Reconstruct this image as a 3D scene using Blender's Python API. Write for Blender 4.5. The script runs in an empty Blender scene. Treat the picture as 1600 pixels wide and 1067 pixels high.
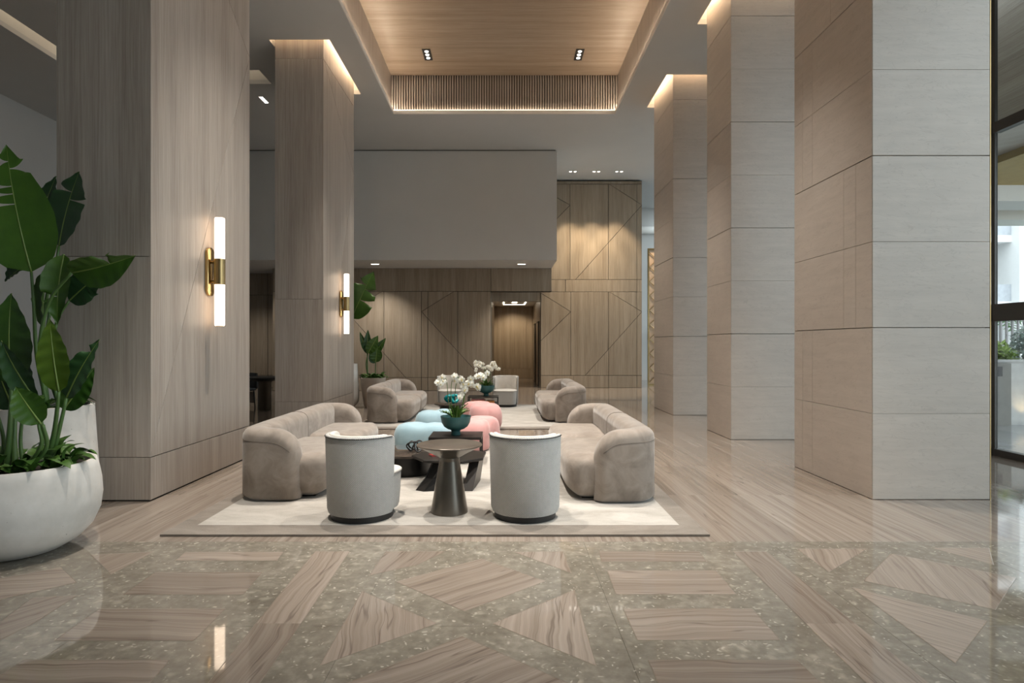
import bpy, bmesh, math, random
from mathutils import Vector, Matrix
random.seed(7)
PI = math.pi
sc = bpy.context.scene
COL = sc.collection

# ------------------------------------------------------------------ camera, world, exposure
FPX, VX, VY, EYE = 950.0, 788.0, 537.0, 1.5          # focal length and vanishing point in the 1600x1067 frame
cam_d = bpy.data.cameras.new('camera'); cam = bpy.data.objects.new('camera', cam_d); COL.objects.link(cam)
cam.location = (0, 0, EYE); cam.rotation_euler = (PI / 2, 0, 0)
cam_d.sensor_width = 36; cam_d.lens = FPX / 1600 * 36
cam_d.shift_x = (800 - VX) / 1600; cam_d.shift_y = (VY - 533.5) / 1600
cam_d.clip_end = 200
sc.camera = cam
w = bpy.data.worlds.new('sky'); sc.world = w; w.use_nodes = True
bg = w.node_tree.nodes['Background']
bg.inputs[0].default_value = (0.86, 0.93, 1.0, 1); bg.inputs[1].default_value = 2.05
sc.view_settings.view_transform = 'Standard'; sc.view_settings.look = 'None'
sc.view_settings.exposure = 1.0; sc.view_settings.gamma = 1.0; sc.view_settings.use_curve_mapping = False
sc.cycles.use_denoising = True
sc.cycles.max_bounces = 8; sc.cycles.diffuse_bounces = 4; sc.cycles.glossy_bounces = 4
sc.cycles.transparent_max_bounces = 12; sc.cycles.sample_clamp_indirect = 6.0
sc.cycles.caustics_reflective = False; sc.cycles.caustics_refractive = False

def spot(loc, energy, size, blend=0.5, rad=0.05, col=(1.0, 0.935, 0.84), aim=None):
    l = bpy.data.lights.new('spot_light', 'SPOT'); l.energy = energy; l.spot_size = math.radians(size); l.spot_blend = blend
    l.shadow_soft_size = rad; l.color = col
    o = bpy.data.objects.new('spot_light', l); COL.objects.link(o); o.location = loc
    if aim: o.rotation_euler = (Vector(aim) - Vector(loc)).to_track_quat('-Z', 'Y').to_euler()
    return o
pl = bpy.data.lights.new('daylight_portal', 'AREA'); pl.shape = 'RECTANGLE'; pl.size = 7.0; pl.size_y = 24.0
pl.cycles.is_portal = True
po = bpy.data.objects.new('daylight_portal', pl); COL.objects.link(po); po.location = (6.75, 8, 3.55); po.rotation_euler = (0, PI / 2, 0)

H = 7.08          # ceiling
LX0, LX1 = -4.26, -3.36           # timber columns
RX0, RX1 = 3.54, 4.675            # stone pillars
CX = 2.70; CY0, CY1 = -2.0, 14.77; CZ = 8.04      # coffer
GX = 6.6          # glass wall

# coffer downlights (the ones nearer than the frame shows keep only their light)
E_COF = 880
for (x, y) in ((-1.74, 13.75), (1.69, 13.75), (-1.74, 10.4), (1.69, 10.4), (-1.74, 7.1), (1.69, 7.1), (-1.74, 3.8), (1.69, 3.8)):
    near = y < 5                     # the nearer ones are tilted on to the chairs
    spot((x, y, CZ - 0.03), E_COF * (0.6 if y > 12 else 0.8 if y > 9 else 1.0 if y > 5 else 0.75), 50 if near else 64, 0.8, 0.06, aim=(x * 0.7, y + 1.2, 0.3) if near else (x * 0.75, y, 0))

# ------------------------------------------------------------------ helpers
def P(x, y, d): return Vector(((x - VX) * d / FPX, d, EYE - (y - VY) * d / FPX))
def G(x, y): d = FPX * EYE / (y - VY); return Vector(((x - VX) * d / FPX, d, 0))

class MB:
    def __init__(s): s.v = []; s.f = []
    def box(s, x0, x1, y0, y1, z0, z1):
        b = len(s.v)
        s.v += [(x0,y0,z0),(x1,y0,z0),(x1,y1,z0),(x0,y1,z0),(x0,y0,z1),(x1,y0,z1),(x1,y1,z1),(x0,y1,z1)]
        s.f += [tuple(b+i for i in q) for q in ((0,3,2,1),(4,5,6,7),(0,1,5,4),(1,2,6,5),(2,3,7,6),(3,0,4,7))]
        return s
    def quad(s, *p):
        b = len(s.v); s.v += [tuple(q) for q in p]; s.f.append(tuple(range(b, b+len(p)))); return s
    def loft(s, rings, close_u=True, cap0=True, cap1=True):
        b = len(s.v); n = len(rings[0])
        for r in rings: s.v += [tuple(p) for p in r]
        for i in range(len(rings)-1):
            for j in range(n if close_u else n-1):
                k = (j+1) % n
                s.f.append((b+i*n+j, b+i*n+k, b+(i+1)*n+k, b+(i+1)*n+j))
        if cap0: s.f.append(tuple(b+j for j in reversed(range(n))))
        if cap1: s.f.append(tuple(b+(len(rings)-1)*n+j for j in range(n)))
        return s
    def lathe(s, prof, n=32, c=(0,0,0), cap0=True, cap1=True):
        return s.loft([[(c[0]+r*math.cos(2*PI*j/n), c[1]+r*math.sin(2*PI*j/n), c[2]+z) for j in range(n)] for r, z in prof], True, cap0, cap1)
    def tube(s, pts, r, n=8, closed=False):
        pts = [Vector(p) for p in pts]; rr = r if isinstance(r, (list, tuple)) else [r]*len(pts)
        rings = []; m = len(pts); up = None
        for i, p in enumerate(pts):
            if closed: t = pts[(i+1) % m] - pts[i-1]
            else: t = pts[min(i+1, m-1)] - pts[max(i-1, 0)]
            t.normalize()
            if up is None: up = t.orthogonal().normalized()
            up = (up - t*up.dot(t)); up = up.normalized() if up.length > 1e-6 else t.orthogonal().normalized()
            q = t.cross(up)
            rings.append([p + (up*math.cos(2*PI*j/n) + q*math.sin(2*PI*j/n))*rr[i] for j in range(n)])
        if closed: rings.append(rings[0]); return s.loft(rings, True, False, False)
        return s.loft(rings)
    def rbox(s, cx, cy, cz, sx, sy, sz, r, n=6, warp=None):
        bm = bmesh.new(); bmesh.ops.create_cube(bm, size=2.0)
        bmesh.ops.subdivide_edges(bm, edges=bm.edges[:], cuts=n, use_grid_fill=True)
        b = len(s.v); idx = {}
        for i, v in enumerate(bm.verts):
            # concentrate samples near the edges so the radius is round
            p = Vector([math.copysign(abs(c)**0.55, c)*k for c, k in zip(v.co, (sx, sy, sz))])
            q = Vector([max(-k+r, min(k-r, c)) for c, k in zip(p, (sx, sy, sz))])
            d = p - q
            if d.length > 1e-9: d = d.normalized()*r
            o = q + d + Vector((cx, cy, cz))
            if warp: o = Vector(warp(o))
            s.v.append(tuple(o)); idx[v] = b+i
        for f in bm.faces: s.f.append(tuple(idx[v] for v in f.verts))
        bm.free(); return s
    def mesh(s, name, mat=None, smooth=False):
        me = bpy.data.meshes.new(name); me.from_pydata(s.v, [], s.f); me.update()
        if mat: me.materials.append(mat)
        if smooth: 
            for p in me.polygons: p.use_smooth = True
            if smooth != True: me.set_sharp_from_angle(angle=math.radians(smooth))
        return me
    def build(s, name, mat=None, parent=None, smooth=False, loc=(0,0,0)):
        bmn = s.mesh(name, mat, smooth)
        bm = bmesh.new(); bm.from_mesh(bmn); bmesh.ops.recalc_face_normals(bm, faces=bm.faces[:]); bm.to_mesh(bmn); bm.free()
        return link(name, bmn, parent, loc)
def link(name, me, parent=None, loc=(0,0,0), rot=(0,0,0)):
    o = bpy.data.objects.new(name, me); COL.objects.link(o); o.parent = parent; o.location = loc; o.rotation_euler = rot; return o
def tag(o, label, cat, group=None, kind=None):
    o['label'] = label; o['category'] = cat
    if group: o['group'] = group
    if kind: o['kind'] = kind
    return o
def struct(o, label=None):
    o['kind'] = 'structure'
    if label: o['label'] = label
    return o
def thing(name, label, cat, loc=(0,0,0), rz=0, group=None):
    o = link(name, None, None, loc, (0,0,rz)); return tag(o, label, cat, group)
def copy_tree(o, parent=None):
    c = o.copy(); COL.objects.link(c); c.parent = parent
    for ch in list(o.children): copy_tree(ch, c)
    return c
def place(o, loc, rz, label, group=None):
    o.location = loc; o.rotation_euler = (0,0,rz); o['label'] = label
    if group: o['group'] = group
    return o

# ------------------------------------------------------------------ materials
def new_mat(name):
    m = bpy.data.materials.new(name); m.use_nodes = True; nt = m.node_tree
    return m, nt, nt.nodes['Principled BSDF']
def nd(nt, t, **kw):
    n = nt.nodes.new(t)
    for k, v in kw.items():
        if k.startswith('i'): n.inputs[int(k[1:])].default_value = v
        else: setattr(n, k, v)
    return n
def L(nt, a, b): nt.links.new(a, b)
def math_n(nt, op, a, b=None):
    n = nt.nodes.new('ShaderNodeMath'); n.operation = op
    for i, q in enumerate((a, b)):
        if q is None: continue
        if isinstance(q, (int, float)): n.inputs[i].default_value = q
        else: L(nt, q, n.inputs[i])
    return n.outputs[0]
def comb(nt, x, y, z=0.0):
    n = nt.nodes.new('ShaderNodeCombineXYZ')
    for i, q in enumerate((x, y, z)):
        if isinstance(q, (int, float)): n.inputs[i].default_value = q
        else: L(nt, q, n.inputs[i])
    return n.outputs[0]
def noise(nt, vec, scale=1, detail=4, rough=0.55, dist=0.0):
    n = nd(nt, 'ShaderNodeTexNoise'); n.inputs['Scale'].default_value = scale; n.inputs['Detail'].default_value = detail
    n.inputs['Roughness'].default_value = rough; n.inputs['Distortion'].default_value = dist
    L(nt, vec, n.inputs['Vector']); return n.outputs[0]
def ramp(nt, fac, stops):
    n = nd(nt, 'ShaderNodeValToRGB'); e = n.color_ramp.elements
    while len(e) < len(stops): e.new(0.5)
    for i, (p, c) in enumerate(stops):
        e[i].position = p; e[i].color = (*c, 1) if len(c) == 3 else c
    L(nt, fac, n.inputs[0]); return n.outputs[0]
def mixc(nt, fac, a, b, mode='MIX'):
    n = nd(nt, 'ShaderNodeMix', data_type='RGBA', blend_type=mode)
    for i, q in ((0, fac), (6, a), (7, b)):
        if isinstance(q, (int, float)): n.inputs[i].default_value = q
        elif isinstance(q, tuple): n.inputs[i].default_value = (*q, 1)
        else: L(nt, q, n.inputs[i])
    return n.outputs[2]
def bump(nt, bsdf, h, strength=0.2, dist=0.01):
    b = nd(nt, 'ShaderNodeBump'); b.inputs['Strength'].default_value = strength; b.inputs['Distance'].default_value = dist
    L(nt, h, b.inputs['Height']); L(nt, b.outputs[0], bsdf.inputs['Normal'])
def pos(nt):
    g = nd(nt, 'ShaderNodeNewGeometry'); s = nd(nt, 'ShaderNodeSeparateXYZ'); L(nt, g.outputs['Position'], s.inputs[0]); return s.outputs
def objc(nt):
    g = nd(nt, 'ShaderNodeTexCoord'); s = nd(nt, 'ShaderNodeSeparateXYZ'); L(nt, g.outputs['Object'], s.inputs[0]); return s.outputs, g.outputs['Object']
def rand(nt): return nd(nt, 'ShaderNodeObjectInfo').outputs['Random']
def plain(name, col, rough=0.5, metal=0.0, spec=0.5, nscale=None, namp=0.12, bstr=0.0, **kw):
    m, nt, b = new_mat(name)
    b.inputs['Roughness'].default_value = rough; b.inputs['Metallic'].default_value = metal; b.inputs['Specular IOR Level'].default_value = spec
    (_, oc) = objc(nt)
    n = noise(nt, oc, nscale or 6, 4)
    c = ramp(nt, n, [(0.25, tuple(k*(1-namp) for k in col)), (0.75, tuple(min(1, k*(1+namp)) for k in col))])
    L(nt, c, b.inputs['Base Color'])
    if bstr: bump(nt, b, n, bstr, 0.01)
    for k, v in kw.items(): b.inputs[k].default_value = v
    return m
def emit(name, col, strength):
    m, nt, b = new_mat(name); b.inputs['Base Color'].default_value = (*col, 1)
    b.inputs['Emission Color'].default_value = (*col, 1); b.inputs['Emission Strength'].default_value = strength; return m

def wood(name, dark, mid, light, across='xy', rough=0.42):
    m, nt, b = new_mat(name); x, y, z = pos(nt)
    if across == 'xy': a, l = math_n(nt, 'ADD', x, y), z
    elif across == 'z': a, l = z, math_n(nt, 'ADD', x, y)
    else: a, l = y, x
    r = rand(nt); a2 = math_n(nt, 'ADD', a, math_n(nt, 'MULTIPLY', r, 7.0))
    n1 = noise(nt, comb(nt, math_n(nt, 'MULTIPLY', a2, 55), math_n(nt, 'MULTIPLY', l, 1.1)), 1, 5, 0.6, 0.35)
    n2 = noise(nt, comb(nt, math_n(nt, 'MULTIPLY', a2, 6.5), math_n(nt, 'MULTIPLY', l, 0.10), 3.0), 1, 2, 0.5)
    n3 = noise(nt, comb(nt, math_n(nt, 'MULTIPLY', a2, 190), math_n(nt, 'MULTIPLY', l, 5.0), 9.0), 1, 2, 0.5)
    f = math_n(nt, 'ADD', math_n(nt, 'MULTIPLY', n1, 0.5), math_n(nt, 'ADD', math_n(nt, 'MULTIPLY', n2, 0.35), math_n(nt, 'MULTIPLY', n3, 0.15)))
    f = math_n(nt, 'ADD', f, math_n(nt, 'MULTIPLY', math_n(nt, 'SUBTRACT', r, 0.5), 0.03))
    L(nt, ramp(nt, f, [(0.33, dark), (0.5, mid), (0.68, light)]), b.inputs['Base Color'])
    b.inputs['Roughness'].default_value = rough; b.inputs['Specular IOR Level'].default_value = 0.3
    bump(nt, b, n3, 0.08, 0.002); return m
WOOD = wood('taupe_oak_veneer', (0.275, 0.232, 0.197), (0.385, 0.338, 0.295), (0.480, 0.432, 0.386))
WOODB = wood('warm_oak_veneer', (0.205, 0.156, 0.110), (0.300, 0.242, 0.180), (0.400, 0.335, 0.262))
WOODC = wood('ceiling_oak_veneer', (0.215, 0.158, 0.112), (0.32, 0.245, 0.182), (0.43, 0.345, 0.265), across='y')
WOODZ = wood('canopy_cladding', (0.30, 0.25, 0.20), (0.45, 0.39, 0.33), (0.58, 0.52, 0.45), across='z')
GROOVE = plain('groove_backing', (0.035, 0.028, 0.022), 0.8)
GROOVE_S = plain('stone_joint', (0.42, 0.38, 0.34), 0.8)
PAINT = plain('warm_grey_paint', (0.64, 0.635, 0.62), 0.75, nscale=1.5, namp=0.02)
PAINT_B = plain('bulkhead_grey_paint', (0.62, 0.62, 0.61), 0.75, nscale=1.5, namp=0.02)
WHITEP = plain('white_paint', (0.78, 0.76, 0.72), 0.6, namp=0.02)

def stone(name, base, vein, amp=1.0):
    m, nt, b = new_mat(name); x, y, z = pos(nt); r = rand(nt)
    a = math_n(nt, 'ADD', x, y); a2 = math_n(nt, 'ADD', a, math_n(nt, 'MULTIPLY', r, 30))
    n1 = noise(nt, comb(nt, math_n(nt, 'MULTIPLY', a2, 1.3), math_n(nt, 'MULTIPLY', z, 16), r), 1, 5, 0.6, 0.5)
    n2 = noise(nt, comb(nt, math_n(nt, 'MULTIPLY', a2, 2.0), math_n(nt, 'MULTIPLY', z, 3.5), 5.0), 1, 4, 0.6, 1.5)
    n3 = noise(nt, comb(nt, math_n(nt, 'MULTIPLY', a2, 2.2), math_n(nt, 'ADD', math_n(nt, 'MULTIPLY', z, 9.0), math_n(nt, 'MULTIPLY', a2, 1.2)), 8.0), 1, 3, 0.5, 2.0)
    f = math_n(nt, 'ADD', math_n(nt, 'MULTIPLY', n1, 0.6), math_n(nt, 'MULTIPLY', n2, 0.4))
    c = ramp(nt, f, [(0.3, tuple(k*0.88 for k in base)), (0.7, tuple(min(1, k*1.06) for k in base))])
    v = ramp(nt, n3, [(0.485, (0, 0, 0)), (0.5, (0.35*amp,)*3), (0.515, (0, 0, 0))])
    c = mixc(nt, v, c, vein)
    L(nt, c, b.inputs['Base Color']); b.inputs['Roughness'].default_value = 0.38; b.inputs['Specular IOR Level'].default_value = 0.4
    return m
STONE = stone('cream_marble', (0.565, 0.505, 0.450), (0.36, 0.31, 0.27))

def veined(name, use_obj=False, dark=1.0):
    m, nt, b = new_mat(name); r = rand(nt)
    if use_obj: (x, y, z), _ = objc(nt)
    else: x, y, z = pos(nt)
    w_ = noise(nt, comb(nt, math_n(nt, 'MULTIPLY', x, 2.2), math_n(nt, 'MULTIPLY', y, 1.3), math_n(nt, 'MULTIPLY', r, 20)), 1, 3, 0.5)
    a = math_n(nt, 'ADD', x, math_n(nt, 'ADD', math_n(nt, 'MULTIPLY', w_, 0.16 if use_obj else 0.05), math_n(nt, 'MULTIPLY', r, 40)))
    n1 = noise(nt, comb(nt, math_n(nt, 'MULTIPLY', a, 13), math_n(nt, 'MULTIPLY', y, 0.25)), 1, 4, 0.6)
    n2 = noise(nt, comb(nt, math_n(nt, 'MULTIPLY', a, 46), math_n(nt, 'MULTIPLY', y, 0.5), 4.0), 1, 3, 0.55)
    f = math_n(nt, 'ADD', math_n(nt, 'MULTIPLY', n1, 0.6), math_n(nt, 'MULTIPLY', n2, 0.4))
    c = ramp(nt, f, [(0.30, (0.15*dark, 0.115*dark, 0.09*dark)), (0.39, (0.27*dark, 0.22*dark, 0.182*dark)), (0.52, (0.36*dark, 0.305*dark, 0.260*dark)), (0.68, (0.45*dark, 0.395*dark, 0.348*dark))])
    c = mixc(nt, 1.0, c, ramp(nt, r, [(0, (0.80, 0.775, 0.75)), (1, (1.10, 1.08, 1.06))] if use_obj else [(0, (0.88, 0.86, 0.84)), (1, (1.08, 1.07, 1.06))]), 'MULTIPLY')
    n4 = noise(nt, comb(nt, math_n(nt, 'MULTIPLY', a, 9), math_n(nt, 'MULTIPLY', y, 0.3), 14.0), 1, 2, 0.5)
    thin = ramp(nt, n4, [(0.476, (0, 0, 0)), (0.486, (0.55, 0.55, 0.55)), (0.496, (0, 0, 0))] if use_obj else [(0.480, (0, 0, 0)), (0.490, (0.45, 0.45, 0.45)), (0.500, (0, 0, 0))])
    c = mixc(nt, thin, c, (0.075, 0.052, 0.04))
    L(nt, c, b.inputs['Base Color']); b.inputs['Roughness'].default_value = 0.045; b.inputs['Specular IOR Level'].default_value = 0.5
    return m
VEIN = veined('veined_brown_marble', False, 0.76); INLAY = veined('veined_inlay_marble', True, 0.78)
def fossil():
    m, nt, b = new_mat('fossil_limestone'); g = nd(nt, 'ShaderNodeNewGeometry').outputs['Position']
    n1 = noise(nt, g, 2.6, 6, 0.65, 0.6); n2 = noise(nt, g, 16, 4, 0.6)
    f = math_n(nt, 'ADD', math_n(nt, 'MULTIPLY', n1, 0.55), math_n(nt, 'MULTIPLY', n2, 0.45))
    c = ramp(nt, f, [(0.32, (0.138, 0.120, 0.094)), (0.5, (0.200, 0.178, 0.145)), (0.66, (0.295, 0.266, 0.223))])
    wv = nd(nt, 'ShaderNodeVectorMath', operation='ADD'); L(nt, g, wv.inputs[0])
    nc = nd(nt, 'ShaderNodeTexNoise'); nc.inputs['Scale'].default_value = 9; L(nt, g, nc.inputs['Vector'])
    sv = nd(nt, 'ShaderNodeVectorMath', operation='SCALE'); sv.inputs[3].default_value = 0.16; L(nt, nc.outputs[1], sv.inputs[0]); L(nt, sv.outputs[0], wv.inputs[1])
    v = nd(nt, 'ShaderNodeTexVoronoi'); v.inputs['Scale'].default_value = 34; L(nt, wv.outputs[0], v.inputs['Vector'])
    near = ramp(nt, v.outputs['Distance'], [(0.16, (1, 1, 1)), (0.36, (0, 0, 0))])
    sep = nd(nt, 'ShaderNodeSeparateColor'); L(nt, v.outputs['Color'], sep.inputs[0])
    pick = ramp(nt, sep.outputs[0], [(0.55, (0, 0, 0)), (0.9, (0.8, 0.8, 0.8))])
    c = mixc(nt, mixc(nt, 1.0, near, pick, 'MULTIPLY'), c, (0.50, 0.465, 0.395))
    v2 = nd(nt, 'ShaderNodeTexVoronoi'); v2.inputs['Scale'].default_value = 13; L(nt, wv.outputs[0], v2.inputs['Vector'])
    s2 = nd(nt, 'ShaderNodeSeparateColor'); L(nt, v2.outputs['Color'], s2.inputs[0])
    big = mixc(nt, 1.0, ramp(nt, v2.outputs['Distance'], [(0.12, (1, 1, 1)), (0.42, (0, 0, 0))]), ramp(nt, s2.outputs[1], [(0.5, (0, 0, 0)), (0.95, (0.6, 0.6, 0.6))]), 'MULTIPLY')
    c = mixc(nt, big, c, (0.42, 0.385, 0.315))
    L(nt, c, b.inputs['Base Color']); b.inputs['Roughness'].default_value = 0.045; b.inputs['Specular IOR Level'].default_value = 0.5
    return m
FOSSIL = fossil()
for m_ in (FOSSIL, VEIN, INLAY): m_.node_tree.nodes['Principled BSDF'].inputs['IOR'].default_value = 1.66
GROUT = plain('floor_grout', (0.17, 0.14, 0.105), 0.3)
TERR = plain('grey_terrace_stone', (0.30, 0.31, 0.32), 0.12, nscale=3, namp=0.12)

def velvet(name, c0, c1):
    m, nt, b = new_mat(name); (_, oc) = objc(nt)
    n = noise(nt, oc, 5.5, 4, 0.6, 0.8); n2 = noise(nt, oc, 260, 2)
    L(nt, ramp(nt, n, [(0.3, c0), (0.7, c1)]), b.inputs['Base Color'])
    b.inputs['Roughness'].default_value = 0.85; b.inputs['Specular IOR Level'].default_value = 0.15
    b.inputs['Sheen Weight'].default_value = 0.35; b.inputs['Sheen Roughness'].default_value = 0.4
    bump(nt, b, n2, 0.15, 0.002); return m
VELVET = velvet('taupe_velvet', (0.215, 0.181, 0.154), (0.340, 0.294, 0.256))
SEAM = plain('taupe_seam', (0.20, 0.168, 0.143), 0.9)
BLUE = velvet('pale_blue_felt', (0.285, 0.425, 0.50), (0.34, 0.485, 0.555))
PINK = velvet('salmon_pink_felt', (0.58, 0.30, 0.29), (0.66, 0.37, 0.36))
def weave():
    m, nt, b = new_mat('grey_basket_weave'); (x, y, z), oc = objc(nt)
    ang = math_n(nt, 'MULTIPLY', math_n(nt, 'ARCTAN2', y, x), 0.30)
    s1 = math_n(nt, 'SINE', math_n(nt, 'MULTIPLY', math_n(nt, 'ADD', ang, z), 430))
    s2 = math_n(nt, 'SINE', math_n(nt, 'MULTIPLY', math_n(nt, 'SUBTRACT', ang, z), 430))
    pz = math_n(nt, 'ADD', math_n(nt, 'MULTIPLY', s1, 0.30), math_n(nt, 'MULTIPLY', s2, 0.70))
    n = noise(nt, oc, 30, 4)
    f = math_n(nt, 'ADD', math_n(nt, 'MULTIPLY', pz, 0.40), math_n(nt, 'ADD', math_n(nt, 'MULTIPLY', n, 0.14), 0.43))
    L(nt, ramp(nt, f, [(0.24, (0.25, 0.245, 0.236)), (0.5, (0.44, 0.435, 0.42)), (0.78, (0.66, 0.655, 0.64))]), b.inputs['Base Color'])
    b.inputs['Roughness'].default_value = 0.9; b.inputs['Specular IOR Level'].default_value = 0.1
    bump(nt, b, pz, 0.4, 0.003); return m
WEAVE = weave()
CREAM = velvet('cream_upholstery', (0.56, 0.53, 0.49), (0.68, 0.65, 0.60))
def rugm(name, c0, c1):
    m, nt, b = new_mat(name); (x, y, z), oc = objc(nt)
    n = noise(nt, comb(nt, math_n(nt, 'MULTIPLY', x, 1.6), math_n(nt, 'MULTIPLY', y, 3.2)), 1.6, 6, 0.65, 0.7); n2 = noise(nt, oc, 140, 3)
    f = math_n(nt, 'ADD', math_n(nt, 'MULTIPLY', n, 0.8), math_n(nt, 'MULTIPLY', n2, 0.2))
    L(nt, ramp(nt, f, [(0.34, c0), (0.62, c1)]), b.inputs['Base Color'])
    b.inputs['Roughness'].default_value = 0.95; b.inputs['Specular IOR Level'].default_value = 0.05; b.inputs['Sheen Weight'].default_value = 0.2
    bump(nt, b, n2, 0.5, 0.006); return m
RUG = rugm('ivory_rug_pile', (0.33, 0.302, 0.268), (0.48, 0.452, 0.415)); RUGB = rugm('taupe_rug_border', (0.165, 0.138, 0.113), (0.255, 0.220, 0.187))
RUGE = plain('rug_edge', (0.10, 0.08, 0.065), 0.9)
BLACK = plain('black_lacquer', (0.008, 0.0075, 0.0075), 0.3, spec=0.35); BLACKM = plain('black_matte', (0.015, 0.014, 0.014), 0.5)
BROWNGL = plain('smoked_top', (0.055, 0.043, 0.035), 0.08); ESPR = plain('espresso_timber', (0.014, 0.011, 0.009), 0.38, nscale=14, namp=0.3)
TAUPEM = plain('taupe_metal', (0.165, 0.138, 0.115), 0.30, metal=0.55); GUNM = plain('grey_bronze_metal', (0.15, 0.135, 0.115), 0.32, metal=0.75)
BRASS = plain('brushed_brass', (0.52, 0.36, 0.16), 0.24, metal=1.0); BRASSD = plain('aged_brass', (0.33, 0.235, 0.11), 0.3, metal=1.0)
DARKF = plain('dark_bronze_frame', (0.03, 0.024, 0.018), 0.4)
def concrete():
    m, nt, b = new_mat('cast_stone'); (_, oc) = objc(nt)
    n = noise(nt, oc, 5, 6, 0.6); n2 = noise(nt, oc, 38, 3, 0.6)
    pits = ramp(nt, n2, [(0.70, (0, 0, 0)), (0.74, (1, 1, 1))])
    c = ramp(nt, n, [(0.3, (0.56, 0.54, 0.505)), (0.7, (0.68, 0.66, 0.63))])
    L(nt, mixc(nt, pits, c, (0.30, 0.28, 0.25)), b.inputs['Base Color']); b.inputs['Roughness'].default_value = 0.7; b.inputs['Specular IOR Level'].default_value = 0.2
    bump(nt, b, n2, 0.08, 0.004); return m
CONC = concrete(); CONCB = plain('beige_cast_stone', (0.42, 0.36, 0.30), 0.7)
SOIL = plain('dark_soil', (0.022, 0.016, 0.011), 0.95, nscale=40, namp=0.5, bstr=0.6)
def leafm(name, c0, c1):
    m, nt, b = new_mat(name); (x, y, z), oc = objc(nt); r = rand(nt)
    n = noise(nt, oc, 7, 3); n2 = noise(nt, comb(nt, math_n(nt, 'MULTIPLY', x, 4), math_n(nt, 'MULTIPLY', y, 60)), 1, 2)
    f = math_n(nt, 'ADD', math_n(nt, 'MULTIPLY', n, 0.6), math_n(nt, 'MULTIPLY', r, 0.4))
    L(nt, ramp(nt, f, [(0.2, c0), (0.8, c1)]), b.inputs['Base Color']); b.inputs['Roughness'].default_value = 0.42
    b.inputs['Transmission Weight'].default_value = 0.0; b.inputs['Subsurface Weight'].default_value = 0.0
    bump(nt, b, n2, 0.25, 0.004); return m
LEAF = leafm('banana_leaf_green', (0.018, 0.062, 0.007), (0.058, 0.145, 0.012)); LEAFD = leafm('blue_green_leaf', (0.011, 0.045, 0.013), (0.030, 0.088, 0.026))
LEAFL = leafm('yellow_green_leaf', (0.065, 0.130, 0.008), (0.105, 0.175, 0.012)); RIB = plain('leaf_midrib', (0.17, 0.25, 0.055), 0.4)
STEM = plain('green_stalk', (0.075, 0.150, 0.040), 0.4); POTHOS = leafm('pothos_leaf', (0.028, 0.085, 0.012), (0.075, 0.16, 0.022))
TEAL = plain('teal_ceramic', (0.026, 0.105, 0.108), 0.45, namp=0.2); TEALB = plain('bright_teal_glaze', (0.0, 0.27, 0.29), 0.25)
PETAL = plain('white_orchid_petal', (0.80, 0.79, 0.72), 0.6, namp=0.05); LIP = plain('orchid_lip', (0.62, 0.50, 0.16), 0.5)
REDB = plain('red_cover', (0.30, 0.03, 0.028), 0.4); PINKB = plain('pink_cover', (0.52, 0.20, 0.22), 0.5); ORANGEB = plain('orange_cover', (0.62, 0.25, 0.07), 0.5); PURPB = plain('purple_cover', (0.28, 0.12, 0.22), 0.5)
PAGE = plain('page_block', (0.72, 0.68, 0.60), 0.8)
TAN = plain('tan_panel', (0.30, 0.235, 0.17), 0.7)
LED = emit('warm_led', (1.0, 0.76, 0.52), 15.0); LEDC = emit('coffer_led', (1.0, 0.82, 0.60), 6.0); LEDC2 = emit('coffer_side_led', (1.0, 0.84, 0.66), 30.0); LENS = emit('downlight_lens', (1.0, 0.92, 0.80), 5.0)
TUBE = emit('opal_tube', (1.0, 0.78, 0.58), 2.4); LEDW = emit('white_led', (1.0, 0.85, 0.65), 2.2)
def glass():
    m = bpy.data.materials.new('clear_pane'); m.use_nodes = True; nt = m.node_tree; nt.nodes.clear()
    o = nd(nt, 'ShaderNodeOutputMaterial'); t = nd(nt, 'ShaderNodeBsdfTransparent'); t.inputs[0].default_value = (0.90, 0.93, 0.92, 1)
    g = nd(nt, 'ShaderNodeBsdfGlossy'); g.inputs['Roughness'].default_value = 0.02; f = nd(nt, 'ShaderNodeLayerWeight')
    k = math_n(nt, 'ADD', math_n(nt, 'MULTIPLY', math_n(nt, 'POWER', f.outputs['Facing'], 5.0), 0.95), 0.045)
    x = nd(nt, 'ShaderNodeMixShader'); L(nt, k, x.inputs[0]); L(nt, t.outputs[0], x.inputs[1]); L(nt, g.outputs[0], x.inputs[2]); L(nt, x.outputs[0], o.inputs[0]); return m
GLASS = glass()

# ------------------------------------------------------------------ panels cut out of a plane
def split_poly(poly, a, b, tol=0.02):
    """split a convex polygon by segment a-b when the segment crosses all of it"""
    d = (b[0]-a[0], b[1]-a[1]); ln = math.hypot(*d); n = (-d[1]/ln, d[0]/ln); e = (d[0]/ln, d[1]/ln)
    s = [(p[0]-a[0])*n[0] + (p[1]-a[1])*n[1] for p in poly]
    if min(s) > -1e-3 or max(s) < 1e-3: return [poly]
    A, B, hits = [], [], []
    for i, p in enumerate(poly):
        q = poly[(i+1) % len(poly)]; sp, sq = s[i], s[(i+1) % len(poly)]
        if sp >= -1e-6: A.append(p)
        if sp <= 1e-6: B.append(p)
        if sp*sq < -1e-9:
            t = sp/(sp-sq); x = (p[0]+(q[0]-p[0])*t, p[1]+(q[1]-p[1])*t); A.append(x); B.append(x); hits.append(x)
        elif abs(sp) <= 1e-6: hits.append(p)
    for x in hits:
        t = (x[0]-a[0])*e[0] + (x[1]-a[1])*e[1]
        if t < -tol or t > ln+tol: return [poly]
    return [q for q in (A, B) if len(q) > 2]
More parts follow.
